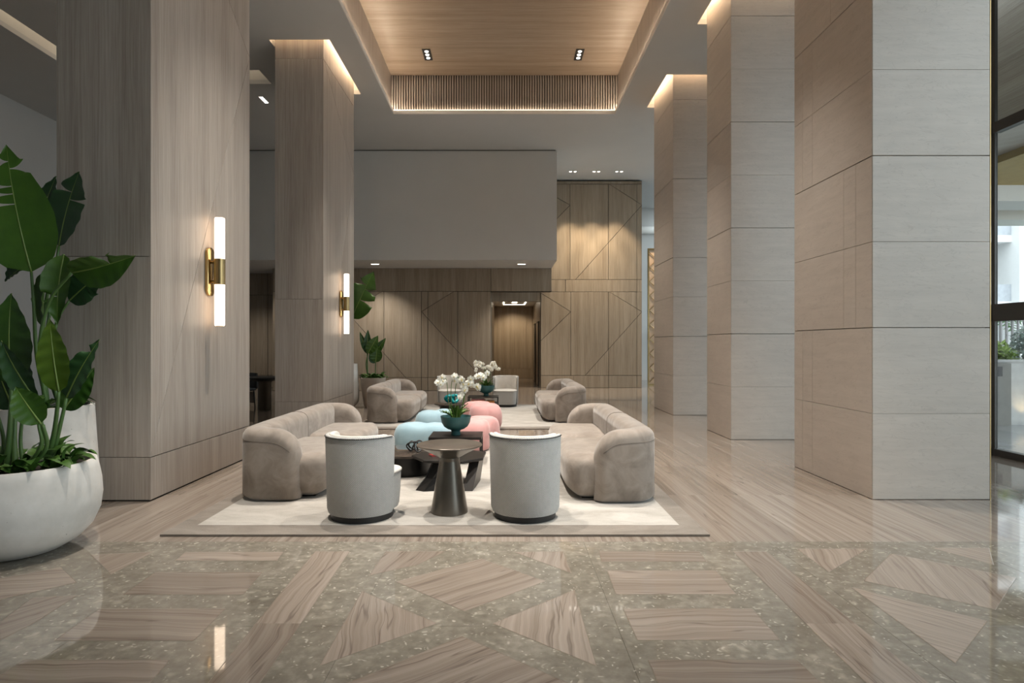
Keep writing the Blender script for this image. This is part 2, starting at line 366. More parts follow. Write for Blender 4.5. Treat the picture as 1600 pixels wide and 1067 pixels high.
def inset_poly(poly, g):
    n = len(poly); area = sum(poly[i][0]*poly[(i+1) % n][1]-poly[(i+1) % n][0]*poly[i][1] for i in range(n))
    if area < 0: poly = poly[::-1]
    out = []
    for i in range(n):
        p0, p1, p2 = poly[i-1], poly[i], poly[(i+1) % n]
        e1 = (p1[0]-p0[0], p1[1]-p0[1]); e2 = (p2[0]-p1[0], p2[1]-p1[1]); l1 = math.hypot(*e1); l2 = math.hypot(*e2)
        if l1 < 1e-6 or l2 < 1e-6: continue
        n1 = (-e1[1]/l1, e1[0]/l1); n2 = (-e2[1]/l2, e2[0]/l2); k = 1 + n1[0]*n2[0] + n1[1]*n2[1]
        k = max(k, 0.25); out.append((p1[0]+(n1[0]+n2[0])/k*g, p1[1]+(n1[1]+n2[1])/k*g))
    return out
def panels(parent, name, mat, origin, u, nrm, rect, cuts, gap=0.006, th=0.02, ch=0.002):
    """rect (u0,u1,v0,v1); v is world Z; panels stand th proud of the plane along nrm"""
    o = Vector(origin); u = Vector(u); nrm = Vector(nrm); v = Vector((0, 0, 1))
    polys = [[(rect[0], rect[2]), (rect[1], rect[2]), (rect[1], rect[3]), (rect[0], rect[3])]]
    for a, b in cuts: polys = [q for p in polys for q in split_poly(p, a, b)]
    out = []
    for p in polys:
        p1 = inset_poly(p, gap/2); p2 = inset_poly(p, gap/2+ch)
        if len(p1) != len(p2) or len(p1) < 3: continue
        f = lambda q, h: [o + u*c[0] + v*c[1] + nrm*h for c in q]
        m = MB(); m.loft([f(p1, 0), f(p1, th-ch), f(p2, th)]); out.append(m.build(name, mat, parent))
    return out
def hline(z, u0=-50, u1=50): return ((u0, z), (u1, z))
def vline(x, z0=-50, z1=50): return ((x, z0), (x, z1))

# ------------------------------------------------------------------ ceiling, walls
def grid_slab(xs, ys, holes, z0, z1, name, mat, parent=None):
    m = MB()
    for i in range(len(xs)-1):
        for j in range(len(ys)-1):
            cx, cy = (xs[i]+xs[i+1])/2, (ys[j]+ys[j+1])/2
            if any(h[0] < cx < h[1] and h[2] < cy < h[3] for h in holes): continue
            m.box(xs[i], xs[i+1], ys[j], ys[j+1], z0, z1)
    o = m.build(name, mat, parent); bm = bmesh.new(); bm.from_mesh(o.data)
    bmesh.ops.remove_doubles(bm, verts=bm.verts[:], dist=1e-4)
    dup = {}
    for f in bm.faces: dup.setdefault(tuple(round(c, 3) for c in f.calc_center_median()), []).append(f)
    bmesh.ops.delete(bm, geom=[f for fs in dup.values() if len(fs) > 1 for f in fs], context='FACES')
    bmesh.ops.recalc_face_normals(bm, faces=bm.faces[:]); bm.to_mesh(o.data); bm.free(); return o
XL, XR, YB, YF = -11.25, GX, -4.0, 27.0
T_COL = [(5.78, 8.02), (11.29, 13.58)]; S_COL = [(5.85, 7.42), (9.50, 10.62), (12.76, 14.37)]
holes = [(-CX, CX, CY0, CY1)]
for (a, b) in T_COL: holes.append((LX0-0.06, LX1+0.15, a-0.13, b+0.02))
for (a, b) in S_COL: holes.append((RX0-0.17, RX1+0.10, a-0.15, b+0.0))
SLOT = [(-8.82, -8.40, 2.0, 13.06), (-8.40, -5.0, 12.40, 13.06)]
holes += SLOT
xs = sorted({XL-0.2, XR+0.1} | {h[i] for h in holes for i in (0, 1)}); ys = sorted({YB-0.2, YF+0.2} | {h[i] for h in holes for i in (2, 3)})
ceiling = struct(grid_slab(xs, ys, holes, H, H+0.09, 'ceiling', PAINT), 'grey painted ceiling with recessed timber coffer and lit coves')
def recess(h, top, mat, led_sides, name='light_recess', led=LED):
    x0, x1, y0, y1 = h; m = MB(); z0, z1 = H+0.09, top
    m.quad((x0,y0,z0),(x1,y0,z0),(x1,y0,z1),(x0,y0,z1)); m.quad((x0,y1,z0),(x1,y1,z0),(x1,y1,z1),(x0,y1,z1))
    m.quad((x0,y0,z0),(x0,y1,z0),(x0,y1,z1),(x0,y0,z1)); m.quad((x1,y0,z0),(x1,y1,z0),(x1,y1,z1),(x1,y0,z1))
    m.quad((x0,y0,z1),(x1,y0,z1),(x1,y1,z1),(x0,y1,z1)); r = m.build(name, mat, ceiling)
    e = 0.03
    for s in led_sides:
        q = MB()
        if s == 'x1': q.box(x1-0.05, x1-0.02, y0+e, y1-e, z1-0.03, z1-0.01)
        if s == 'x0': q.box(x0+0.02, x0+0.05, y0+e, y1-e, z1-0.03, z1-0.01)
        if s == 'y0': q.box(x0+e, x1-e, y0+0.02, y0+0.05, z1-0.03, z1-0.01)
        if s == 'y1': q.box(x0+e, x1-e, y1-0.05, y1-0.02, z1-0.03, z1-0.01)
        q.build('led_strip', led, r)
for h in holes[1:3]: recess(h, H+0.42, WHITEP, ('x1', 'y0', 'x0'))
for h in holes[3:6]: recess(h, H+0.42, WHITEP, ('x0', 'y0'))
LEDS = emit('slot_led', (1.0, 0.86, 0.68), 3.0)
m = MB(); z0, z1 = H+0.09, H+0.60
x0, x1, x2, y0, y1, y2 = -8.82, -8.40, -5.0, 2.0, 12.40, 13.06
pts = [(x0,y0),(x1,y0),(x1,y1),(x2,y1),(x2,y2),(x0,y2)]
for i in range(6):
    a, b = pts[i], pts[(i+1) % 6]; m.quad((*a,z0),(*b,z0),(*b,z1),(*a,z1))
m.quad((x0,y0,z1),(x1,y0,z1),(x1,y2,z1),(x0,y2,z1)); m.quad((x1,y1,z1),(x2,y1,z1),(x2,y2,z1),(x1,y2,z1))
r = m.build('light_slot', WHITEP, ceiling)
MB().box(x0+0.05, x0+0.08, y0+0.1, y2-0.1, z1-0.04, z1-0.01).build('led_strip', LEDS, r)
MB().box(x0+0.1, x2-0.1, y2-0.08, y2-0.05, z1-0.04, z1-0.01).build('led_strip', LEDS, r)

# coffer: timber soffit, side boards, fluted end wall, led on the ledge
e = 0.06
m = MB(); m.box(-CX-e, CX+e, CY0-e, CY1+e, CZ, CZ+0.05); cof = m.build('coffer_soffit', WOODC, ceiling)
MB().box(-CX-e-0.03, -CX-e, CY0-e, CY1+e, H+0.09, CZ).build('coffer_side', WOOD, ceiling)
MB().box(CX+e, CX+e+0.03, CY0-e, CY1+e, H+0.09, CZ).build('coffer_side', WOOD, ceiling)
MB().box(-CX-e, CX+e, CY0-e-0.03, CY0-e, H+0.09, CZ).build('coffer_side', WOOD, ceiling)
back = MB().box(-CX-e, CX+e, CY1+e, CY1+e+0.03, H+0.09, CZ).build('coffer_end', GROOVE, ceiling)
NS = 90; pitch = (2*CX+2*e)/NS
sl = MB().rbox(0, 0, (CZ-H-0.10)/2, pitch*0.33, 0.022, (CZ-H-0.10)/2, 0.008, 2).mesh('slat', WOOD, True)
for i in range(NS): link('slat', sl, back, (-CX-e+pitch*(i+0.5), CY1+e-0.010, H+0.10))
for q_ in ((-CX, -CX+0.012, CY0, CY1), (CX-0.012, CX, CY0, CY1), (-CX+0.012, CX-0.012, CY1-0.012, CY1)): MB().box(*q_, H-0.003, H+0.092).build('coffer_lip', WHITEP, ceiling)
z = H+0.10
MB().box(-CX, CX, CY1+0.012, CY1+0.028, z-0.008, z+0.006).build('led_strip', LEDC, ceiling)
MB().box(-CX-0.045, -CX-0.02, CY0, CY1, z-0.008, z+0.004).build('led_strip', LEDC2, ceiling)
MB().box(CX+0.02, CX+0.045, CY0, CY1, z-0.008, z+0.004).build('led_strip', LEDC2, ceiling)

# coffer downlights in view
for (x, lab) in ((-1.74, 'black three-lamp recessed downlight at left of the timber coffer'), (1.69, 'black three-lamp recessed downlight at right of the timber coffer')):
    t = thing('recessed_downlight', lab, 'downlight', (x, 13.75, CZ), 0, 'coffer downlights')
    m = MB(); 
    for a in ((-0.09, -0.07, -0.26, 0.26), (0.07, 0.09, -0.26, 0.26), (-0.07, 0.07, -0.26, -0.24), (-0.07, 0.07, 0.24, 0.26)): m.box(*a, -0.014, 0)
    m.build('frame', BLACKM, t); MB().box(-0.07, 0.07, -0.24, 0.24, -0.006, 0.0).build('baffle', BLACKM, t)
    for k in (-1, 0, 1): MB().lathe([(0.040, -0.012), (0.040, -0.006)], 20, (0, k*0.155, 0)).build('lamp_lens', LENS, t)
def round_pair(x, y, z, lab, grp):
    t = thing('twin_spotlight', lab, 'spotlight', (x, y, z), 0, grp)
    for k in (-1, 1):
        r = MB().lathe([(0.055, 0), (0.055, -0.008), (0.045, -0.010), (0.045, 0)], 20, (k*0.075, 0, 0), False, False).build('trim_ring', WHITEP, t)
        MB().lathe([(0.045, -0.004), (0.045, 0)], 16, (k*0.075, 0, 0)).build('lamp_lens', LENS, t)
for x, lab in ((2.22, 'twin ceiling spotlight nearest the grey bulkhead'), (2.98, 'middle twin ceiling spotlight washing the tall timber wall'), (3.72, 'twin ceiling spotlight nearest the stone pillars')):
    round_pair(x, 19.7, H, lab, 'twin wall-washing spotlights')
    spot((x, 19.7, H-0.03), 290, 62, 0.45, 0.04, (1.0, 0.80, 0.55), aim=(x, 20.25, 0))

# end walls, bulkhead
wl = struct(MB().box(XL-0.2, XL, YB, YF, 0, H).build('wall_left', PAINT), 'plain grey painted wall far left')
struct(MB().box(XL-0.2, XR+0.2, YB-0.2, YB, 0, H).build('wall_rear', PAINT), 'plain wall behind the viewer')
WF = 25.0
struct(MB().box(XL-0.2, XR+4, YF, YF+0.2, 0, H).build('wall_back', PAINT), 'plain wall closing the far end of the building')
struct(MB().box(XR, XR+0.2, 25.31, YF, 0, H).build('wall_right', PAINT), 'plain grey wall past the glazing')
wf = struct(MB().box(4.4, XR+4, WF, WF+0.2, 0, H).build('wall_far', PAINT), 'blue-grey wall at the far end of the pillar aisle')
MB().tube([(4.4, WF-0.10, 6.15), (XR, WF-0.10, 6.15)], 0.15, 12).build('cornice', WHITEP, wf, True)
BX1 = 1.51; BY = 17.5; BZ = 3.91; WY = 19.45; RY = 20.7
bk = struct(MB().box(XL, BX1, BY, RY+0.3, BZ, H-0.03).build('wall_bulkhead', PAINT_B), 'large plain grey bulkhead hanging over the lift lobby')
MB().box(XL, BX1-0.03, BY+0.03, RY, H-0.03, H).build('shadow_gap', BLACKM, bk)

# timber wall under the bulkhead
wb = struct(MB().box(-7.4, -0.43, WY, WY+0.3, 0, BZ).box(-0.43, BX1-0.01, WY, WY+0.3, 3.17, BZ).build('wall_back_left', GROOVE), 'taupe timber panelled wall with chevron grooves under the bulkhead')
Z1, ZP = 3.17, 0.42
def wx(px, d=WY): return (px-VX)*d/FPX
def wz(py, d=WY): return EYE-(py-VY)*d/FPX
def on_z(a, b, z): k = (z-a[1])/(b[1]-a[1]); return (a[0]+(b[0]-a[0])*k, z)
def K(zx, zy): return (wx(550+zx/5.083), wz(410+zy/5.083))
ap = (K(553, 0)[0], K(0, 390)[1]); aq = (K(-40, 0)[0], K(0, 395)[1])
cuts = [hline(Z1), hline(ZP, -8, -0.4), vline(ap[0], 0, Z1), vline(K(603, 0)[0], 0, Z1), vline(aq[0], 0, Z1), vline(-6.6, 0, Z1),
        (ap, on_z(ap, K(830, 218), Z1)), (ap, on_z(ap, K(1020, 905), ZP)), (aq, on_z(aq, K(255, 222), Z1)), (aq, on_z(aq, K(420, 905), ZP)), vline(K(840, 0)[0], ZP, Z1), vline(K(255, 0)[0], ZP, Z1)]
panels(wb, 'timber_panel', WOODB, (0, WY, 0), (1, 0, 0), (0, -1, 0), (-7.4, -0.43, 0, BZ), cuts, 0.014, 0.03)
panels(wb, 'timber_panel', WOODB, (0, WY, 0), (1, 0, 0), (0, -1, 0), (-0.43, BX1-0.01, Z1, BZ), [], 0.014, 0.03)
panels(wb, 'timber_panel', WOODB, (BX1-0.01, 0, 0), (0, 1, 0), (1, 0, 0), (WY-0.02, WY+0.3, Z1, BZ), [], 0.008, 0.008)
wb2 = struct(MB().box(XL, -7.4, 20.85, 21.05, 0, BZ).build('wall_back_far_left', GROOVE), 'timber panelled wall set back behind the dining corner')
panels(wb2, 'timber_panel', WOODB, (0, 20.85, 0), (1, 0, 0), (0, -1, 0), (XL, -7.4, 0, BZ), [hline(3.17), hline(ZP), vline(-8.7), vline(-8.1), vline(-9.6)], 0.014, 0.03)

# tall timber wall on the right
wr = struct(MB().box(1.24, 4.68, RY, RY+0.3, 0, H-0.03).box(4.38, 4.68, RY, YF, 0, H-0.03).build('wall_back_right', GROOVE), 'tall timber panelled wall with chevron grooves at the back')
def K2(zx, zy): return (wx(740+zx/3.678, RY), wz(390+zy/3.678, RY))
def K3(zx, zy): return (wx(850+zx/5.081, RY), wz(230+zy/5.081, RY))
za, zb, zt = K2(0, 173)[1], K2(0, 243)[1], K3(0, 295)[1]
x1 = K2(558, 0)[0]; x3 = K3(207, 0)[0]; ap1 = (x1, K2(0, 357)[1]); ap2 = (4.68, ap1[1]); ap3 = (x3, K3(0, 460)[1]); ap4 = (4.68, ap3[1])
cuts = [hline(zt), hline(za), hline(zb), hline(ZP), vline(x1, ZP, zb), vline(x3, za, zt),
        (ap1, on_z(ap1, K2(375, 243), zb)), (ap1, on_z(ap1, K2(180, 723), ZP)), (ap2, on_z(ap2, K2(780, 243), zb)), (ap2, on_z(ap2, K2(640, 723), ZP)),
        (ap3, on_z(ap3, K3(60, 380), zt)), (ap3, on_z(ap3, K3(-200, 880), za)), (ap4, on_z(ap4, K3(520, 296), zt)), (ap4, on_z(ap4, K3(235, 1068), za)),
        vline(K2(937, 0)[0], 0, zt), vline(K3(510, 0)[0], za, zt), vline(K2(527, 0)[0], za, zb), vline(K2(775, 0)[0], 0, zb)]
panels(wr, 'timber_panel', WOODB, (0, RY, 0), (1, 0, 0), (0, -1, 0), (1.24, 4.68, 0, H-0.05), cuts, 0.014, 0.03)

# lift lobby behind the opening
cy = 26.4
lob = struct(MB().box(-0.55, -0.43, WY+0.3, cy, 0, 3.9).box(-0.55, 1.4, cy, cy+0.2, 0, 3.9).box(1.24, 1.4, RY+0.3, cy, 0, 3.9).build('wall_lobby', WOODB), 'timber lined lift lobby seen through the opening')
panels(lob, 'timber_panel', WOODB, (0, cy, 0), (1, 0, 0), (0, -1, 0), (-0.43, 1.24, 0, 3.1), [hline(0.42), vline(0.95)], 0.014, 0.02)
MB().box(-0.43, 1.24, RY, RY+0.25, 2.94, 3.9).build('lintel', WOODB, lob)
lc = struct(MB().box(-0.43, 1.24, RY+0.25, cy, 3.12, 3.2).build('ceiling_lobby', PAINT), 'pale lobby ceiling with a square light frame')
m = MB()
for a in ((-0.05, 0.85, 22.4, 22.46), (-0.05, 0.85, 25.0, 25.06), (-0.05, 0.0, 22.46, 25.0), (0.80, 0.85, 22.46, 25.0)): m.box(*a, 3.10, 3.12)
m.build('led_frame', LEDW, lc); MB().box(0.3, 0.5, 23.4, 24.2, 3.105, 3.12).build('led_panel', LEDW, lc)
for (yy, lab) in ((21.6, 'door_1'), (23.9, 'door_2')):
    d = struct(MB().box(1.205, 1.238, yy, yy+1.2, 0, 2.3).build(lab, BLACKM), 'dark framed lift door in the lobby wall')
    for k in (0, 1): MB().box(1.195, 1.205, yy+0.06+k*0.55, yy+0.57+k*0.55, 0.03, 2.24).build('door_leaf', TAUPEM, d)
spot((0.4, 25.0, 3.08), 75, 110, 0.6, 0.05, (1.0, 0.80, 0.55), aim=(0.4, 26.3, 0.5))

# linear downlights in the bulkhead soffit
for x, lab in ((-3.9, 'slim rectangular soffit light above the rear planters'), (0.52, 'slim rectangular soffit light above the lift lobby opening')):
    t = thing('soffit_downlight', lab, 'downlight', (x, 18.35, BZ), 0, 'soffit lights under the bulkhead')
    MB().box(-0.13, 0.13, -0.05, 0.05, -0.008, 0).build('trim', WHITEP, t); MB().box(-0.11, 0.11, -0.035, 0.035, -0.012, -0.008).build('lamp_lens', LENS, t)
    spot((x, 18.35, BZ-0.03), 150, 100, 0.8, 0.05, aim=(x, 18.9, 0))
t = thing('linear_ceiling_light', 'short white linear light in the ceiling between the timber columns', 'downlight', (-5.5, 13.9, H), 0)
MB().box(-0.05, 0.05, -0.19, 0.19, -0.008, 0).build('trim', WHITEP, t); MB().box(-0.035, 0.035, -0.17, 0.17, -0.012, -0.008).build('lamp_lens', LENS, t)
spot((-8.2, 18.6, BZ-0.03), 70, 100, 0.8, 0.05, aim=(-8.4, 19.6, 0))  # added fill spot without a fixture, lifts the dark set-back timber wall
spot((-5.5, 13.9, H-0.03), 60, 70, 0.8, 0.05, aim=(-5.5, 13.9, 0))

# ------------------------------------------------------------------ floor
BORD = 4.61
m = MB(); m.box(XL-0.2, XR, YB-0.2, YF, -0.10, -0.003)
floor = struct(m.build('floor', GROUT), 'polished floor of veined brown marble with a fossil limestone patterned band')
TW, TL = 0.71, 1.42
def tile_mesh(wd, ln, mat):
    q = MB(); c = 0.0007
    q.loft([[(c,c,-0.003),(wd-c,c,-0.003),(wd-c,ln-c,-0.003),(c,ln-c,-0.003)], [(c,c,-0.0006),(wd-c,c,-0.0006),(wd-c,ln-c,-0.0006),(c,ln-c,-0.0006)], [(2*c,2*c,0),(wd-2*c,2*c,0),(wd-2*c,ln-2*c,0),(2*c,ln-2*c,0)]])
    return q.mesh('marble_tile', mat)
tm = tile_mesh(TW, TL, VEIN)
for j in range(7):
    for i in range(18): link('marble_tile', tm, floor, (-6.2+i*TW, BORD+j*TL, 0))
ye = BORD+7*TL; xa, xb = -6.2, -6.2+18*TW
MB().box(XL, xa, BORD, ye, -0.003, 0).box(xb, XR, BORD, ye, -0.003, 0).box(XL, XR, ye, YF, -0.003, 0).build('marble_field', VEIN, floor)
fm = tile_mesh(1.40, 1.38, FOSSIL)
for j in range(3):
    for i in range(7): link('limestone_slab', fm, floor, (-5.0+i*1.40, BORD-1.38*(j+1), 0))
yf = BORD-3*1.38
MB().box(XL, -5.0, YB, BORD, -0.003, 0).box(4.8, XR, YB, BORD, -0.003, 0).box(-5.0, 4.8, YB, yf, -0.003, 0).build('limestone_field', FOSSIL, floor)
def a_(x, y): return (x/2, 820+y/2)
def b_(x, y): return (800+x/2, 820+y/2)
inl = [([a_(580,85),a_(885,85),a_(865,112),a_(548,112)], (1, 0)), ([a_(485,148),a_(820,148),a_(760,218),a_(385,218)], (1, 0)),
       ([a_(310,262),a_(705,262),a_(605,362),a_(170,362)], (1, 0)), ([a_(75,422),a_(530,422),a_(410,560),a_(-140,560)], (1, 0)),
       ([a_(985,83),a_(1092,83),a_(940,308),a_(800,308)], None), ([a_(800,308),a_(940,308),a_(745,590),a_(575,590)], None),
       ([a_(1205,83),a_(1390,83),a_(1310,123),a_(1155,158)], (0.25, 1)), ([a_(1132,207),a_(1365,308),a_(1000,440)], (-0.12, 1)),
       ([(619,909),(752,873),(852,908),(726,955)], (1, 0.8)), ([(722,994),(905,1075),(905,1110),(440,1110)], (1, 0.75)),
       ([(142,867),(240,862),(174,897)], (0.2, 1)), ([(-60,915),(95,886),(120,910),(-60,950)], (1, 0.25)), ([(0,972),(50,934),(122,930),(52,974),(0,1000)], (0.6, 1)),
       ([(803,862.5),(880,861.5),(892,895)], (0.15, 1)), ([(770,974),(897,922),(931,1040)], (0.1, 1)),
       ([b_(272,83),b_(585,83),b_(608,115),b_(280,115)], (1, 0)), ([b_(298,143),b_(638,143),b_(700,217),b_(325,217)], (1, 0)),
       ([b_(348,262),b_(750,262),b_(838,360),b_(392,360)], (1, 0)), ([b_(425,422),b_(890,422),b_(1035,560),b_(488,560)], (1, 0)),
       ([b_(690,83),b_(795,83),b_(1072,308),b_(918,308)], None), ([b_(918,308),b_(1072,308),b_(1420,590),b_(1205,590)], None),
       ([b_(890,75),b_(1110,75),b_(990,148)], (0.3, 1)), ([b_(1185,90),b_(1575,165),b_(1510,265),b_(1098,175)], (0.25, 1)),
       ([b_(1060,195),b_(1485,300),b_(1385,432)], (-0.9, 1)), ([b_(1310,72),b_(1490,72),b_(1505,125)], (-0.6, 1))]
for poly, dr in inl:
    q = [G(*p) for p in poly]; c = sum(q, Vector())/len(q)
    dv = (q[3]-q[0]) if dr is None else Vector((dr[0], dr[1], 0)); an = math.atan2(dv.y, dv.x) - PI/2
    R = Matrix.Rotation(-an, 3, 'Z'); loc = [R @ (p-c) for p in q]
    pp = inset_poly([(p.x, p.y) for p in loc], 0.0); p2 = inset_poly(pp, 0.002)
    m = MB(); m.loft([[(p[0],p[1],-0.001) for p in pp], [(p[0],p[1],0.0006) for p in pp], [(p[0],p[1],0.0012) for p in p2]])
    o = m.build('inlay_stone', INLAY, floor); o.location = c; o.rotation_euler = (0, 0, an)
    # fine dark joint round the piece
    j1 = inset_poly(pp, -0.003); m = MB(); n = len(pp)
    for i in range(n): m.quad((*pp[i], 0.0005), (*pp[(i+1) % n], 0.0005), (*j1[(i+1) % n], 0.0005), (*j1[i], 0.0005))
    m.build('joint', GROUT, o)

# ------------------------------------------------------------------ columns
def timber_column(y0, y1, label):
    t = thing('timber_column', label, 'column', (0, 0, 0), 0, 'timber clad columns'); ZT = H+0.40
    MB().box(LX0+0.02, LX1-0.02, y0+0.02, y1-0.02, 0, ZT).build('core', GROOVE, t)
    front = [hline(ZP), hline(2.33), hline(6.79)]
    panels(t, 'veneer_panel', WOOD, (0, y0+0.02, 0), (1, 0, 0), (0, -1, 0), (LX0, LX1, 0.012, ZT), front, 0.005, 0.02, 0.001)
    a, b = (y1, 5.27), (y0, 0.46)
    side = [hline(ZP), hline(6.79), (a, b), (a, (y0, 6.83))]
    panels(t, 'veneer_panel', WOOD, (LX1-0.02, 0, 0), (0, 1, 0), (1, 0, 0), (y0+0.0, y1, 0.012, ZT), side, 0.009, 0.02, 0.001)
    panels(t, 'veneer_panel', WOOD, (LX0+0.02, 0, 0), (0, 1, 0), (-1, 0, 0), (y0+0.0, y1, 0.012, ZT), [hline(ZP), hline(6.79)], 0.006, 0.02, 0.001)
    panels(t, 'veneer_panel', WOOD, (0, y1-0.02, 0), (1, 0, 0), (0, 1, 0), (LX0, LX1, 0.012, ZT), front, 0.005, 0.02, 0.001)
    return t
timber_column(*T_COL[0], 'nearer timber clad column behind the big leafy planters'); timber_column(*T_COL[1], 'farther timber clad column with glowing cove at its top')
ROW = 0.8275
def stone_pillar(y0, y1, label, verts):
    t = thing('stone_pillar', label, 'column', (0, 0, 0), 0, 'cream stone pillars'); ZT = H+0.40
    MB().box(RX0+0.03, RX1-0.03, y0+0.03, y1-0.03, 0, ZT).build('core', GROOVE_S, t)
    k = 0
    while k*ROW < ZT:
        za, zb = k*ROW, min((k+1)*ROW, ZT); g0 = 0.007 if k % 2 == 0 else 0.0015; g1 = 0.0015 if k % 2 == 0 else 0.007
        za += 0.004 if k == 0 else g0/2; zb -= g1/2
        vs = [vline(v) for v in verts[(k//2) % len(verts)]] if verts else []
        panels(t, 'stone_slab', STONE, (0, y0+0.03, 0), (1, 0, 0), (0, -1, 0), (RX0+0.004, RX1-0.004, za, zb), [], 0.001, 0.03, 0.0015)
        panels(t, 'stone_slab', STONE, (RX0+0.03, 0, 0), (0, 1, 0), (-1, 0, 0), (y0+0.003, y1, za, zb), vs, 0.003, 0.03, 0.0015)
        panels(t, 'stone_slab', STONE, (RX1-0.03, 0, 0), (0, 1, 0), (1, 0, 0), (y0+0.003, y1, za, zb), [], 0.001, 0.03, 0.0015)
        k += 1
    MB().box(RX0+0.01, RX1-0.01, y1-0.03, y1, 0, ZT).build('rear_face', STONE, t)
    return t
V1 = [(6.99, 7.217), (6.126, 6.345), (6.99, 7.217), (6.3, 6.6)]
p1 = stone_pillar(*S_COL[0], 'nearest cream stone pillar at right beside the glass wall', V1)
MB().box(RX1-0.001, RX1+0.008, S_COL[0][0]+0.0, S_COL[0][0]+0.03, 0, H).build('corner_trim', BRASSD, p1)
stone_pillar(*S_COL[1], 'middle cream stone pillar of the right-hand row', [])
stone_pillar(*S_COL[2], 'farthest cream stone pillar beside the lattice screen', [])

# sconces
def sconce(y, label):
    t = thing('wall_sconce', label, 'wall lamp', (LX1+0.005, y, 2.315), 0, 'brass tube sconces on timber columns')
    # capsule back plate against the timber
    ring = lambda x, s: [(x, s*0.085*math.cos(a), (0.19*s if math.sin(a) > 0 else -0.19*s) + s*0.085*math.sin(a)) for a in [2*PI*k/24+1e-4 for k in range(24)]]
    MB().loft([ring(0, 1), ring(0.028, 1), ring(0.036, 0.9)]).build('back_plate', BRASS, t, 35)
    MB().tube([(0.03, 0, 0.11), (0.085, 0, 0.11)], 0.016, 12).build('arm', BRASSD, t, True); MB().tube([(0.03, 0, -0.11), (0.085, 0, -0.11)], 0.016, 12).build('arm', BRASSD, t, True)
    MB().lathe([(0.060, -0.145), (0.060, 0.145)], 28, (0.125, 0, 0)).build('sleeve', BRASSD, t, 40)
    for s in (1, -1):
        q = MB().lathe([(0.054, 0.146*s), (0.054, 0.600*s), (0.048, 0.612*s)], 28, (0.125, 0, 0)).build('glass_tube', TUBE, t, 40)
        MB().lathe([(0.040, 0.612*s), (0.040, 0.618*s)], 20, (0.125, 0, 0)).build('end_cap', BRASSD, q)
sconce(6.9, 'brass sconce with two glowing tubes on the nearer timber column'); sconce(12.45, 'brass sconce with two glowing tubes on the farther timber column')

# ------------------------------------------------------------------ glass wall and the outside
bays = [-4.0+2.44*i for i in range(13)]  # farthest bays are unseen, added to let daylight onto the far aisle wall
for i in range(12):
    y0, y1 = bays[i], bays[i+1]; n = i+1
    m = MB(); m.box(GX-0.01, GX+0.03, y1-0.03, y1+0.03, 0, H); m.box(GX-0.03, GX+0.07, y0+0.03, y1-0.03, 0, 0.09); m.box(GX-0.04, GX+0.08, y0+0.03, y1-0.03, 1.80, 2.03)
    m.box(GX-0.03, GX+0.07, y0+0.03, y1-0.03, 4.33, 4.47); m.box(GX-0.03, GX+0.07, y0+0.03, y1-0.03, H-0.08, H)
    wn = struct(m.build('window_%d' % n, DARKF), 'bronze framed glazing bay of the glass wall')
    for (za, zb) in ((0.09, 1.80), (2.03, 4.33), (4.47, H-0.08)): MB().box(GX+0.015, GX+0.025, y0+0.03, y1-0.03, za, zb).build('pane', GLASS, wn)
struct(MB().box(GX, 40, -12, 45, -0.12, -0.01).build('floor_terrace', TERR), 'grey polished terrace paving outside the glass')
MB_W = plain('white_facade', (0.78, 0.78, 0.77), 0.8, namp=0.03); GREYW = plain('grey_planter_render', (0.40, 0.40, 0.39), 0.7); FACG = plain('facade_glass', (0.16, 0.19, 0.21), 0.15)
GOLDP = plain('ochre_soffit', (0.45, 0.32, 0.10), 0.6)
cn = struct(MB().box(7.3, 13, 6.5, 14.2, 4.62, 8.2).build('wall_canopy', WOODZ), 'timber clad canopy outside above the glass doors')
MB().box(7.3, 13, 6.4, 6.5, 4.55, 8.2).build('fascia', WHITEP, cn); MB().box(8.2, 12.9, 9.0, 14.1, 4.50, 4.62).build('soffit_panel', GOLDP, cn)
MB().box(7.4, 12.9, 11.5, 12.3, 4.2, 4.5).build('beam', WHITEP, cn); MB().box(7.4, 12.9, 13.5, 14.2, 4.25, 4.5).build('beam', WHITEP, cn)
pw = tag(MB().box(8.2, 16, 11.3, 11.55, -0.01, 1.16).box(8.2, 16, 11.27, 11.58, 1.16, 1.20).build('planter_wall', GREYW), 'low grey planter wall beyond the glass', 'wall')
MB().box(8.4, 9.34, 11.2, 11.3, -0.01, 1.14).build('pier', plain('dark_pier', (0.17, 0.165, 0.15), 0.7), pw); MB().box(9.05, 9.17, 11.19, 11.2, 0.90, 1.08).build('recess_panel', BLACKM, pw)
t = thing('ground_uplight', 'small glowing uplight at the foot of the planter wall', 'uplight', (9.62, 11.1, -0.01))
MB().lathe([(0.06, 0), (0.06, 0.03), (0.05, 0.035)], 16).build('housing', DARKF, t); MB().lathe([(0.045, 0.0355), (0.045, 0.038)], 16).build('lamp_lens', LENS, t)
spot((9.62, 11.1, 0.05), 7, 80, 0.8, 0.03, (1.0, 0.68, 0.35), aim=(9.62, 11.32, 1.0))
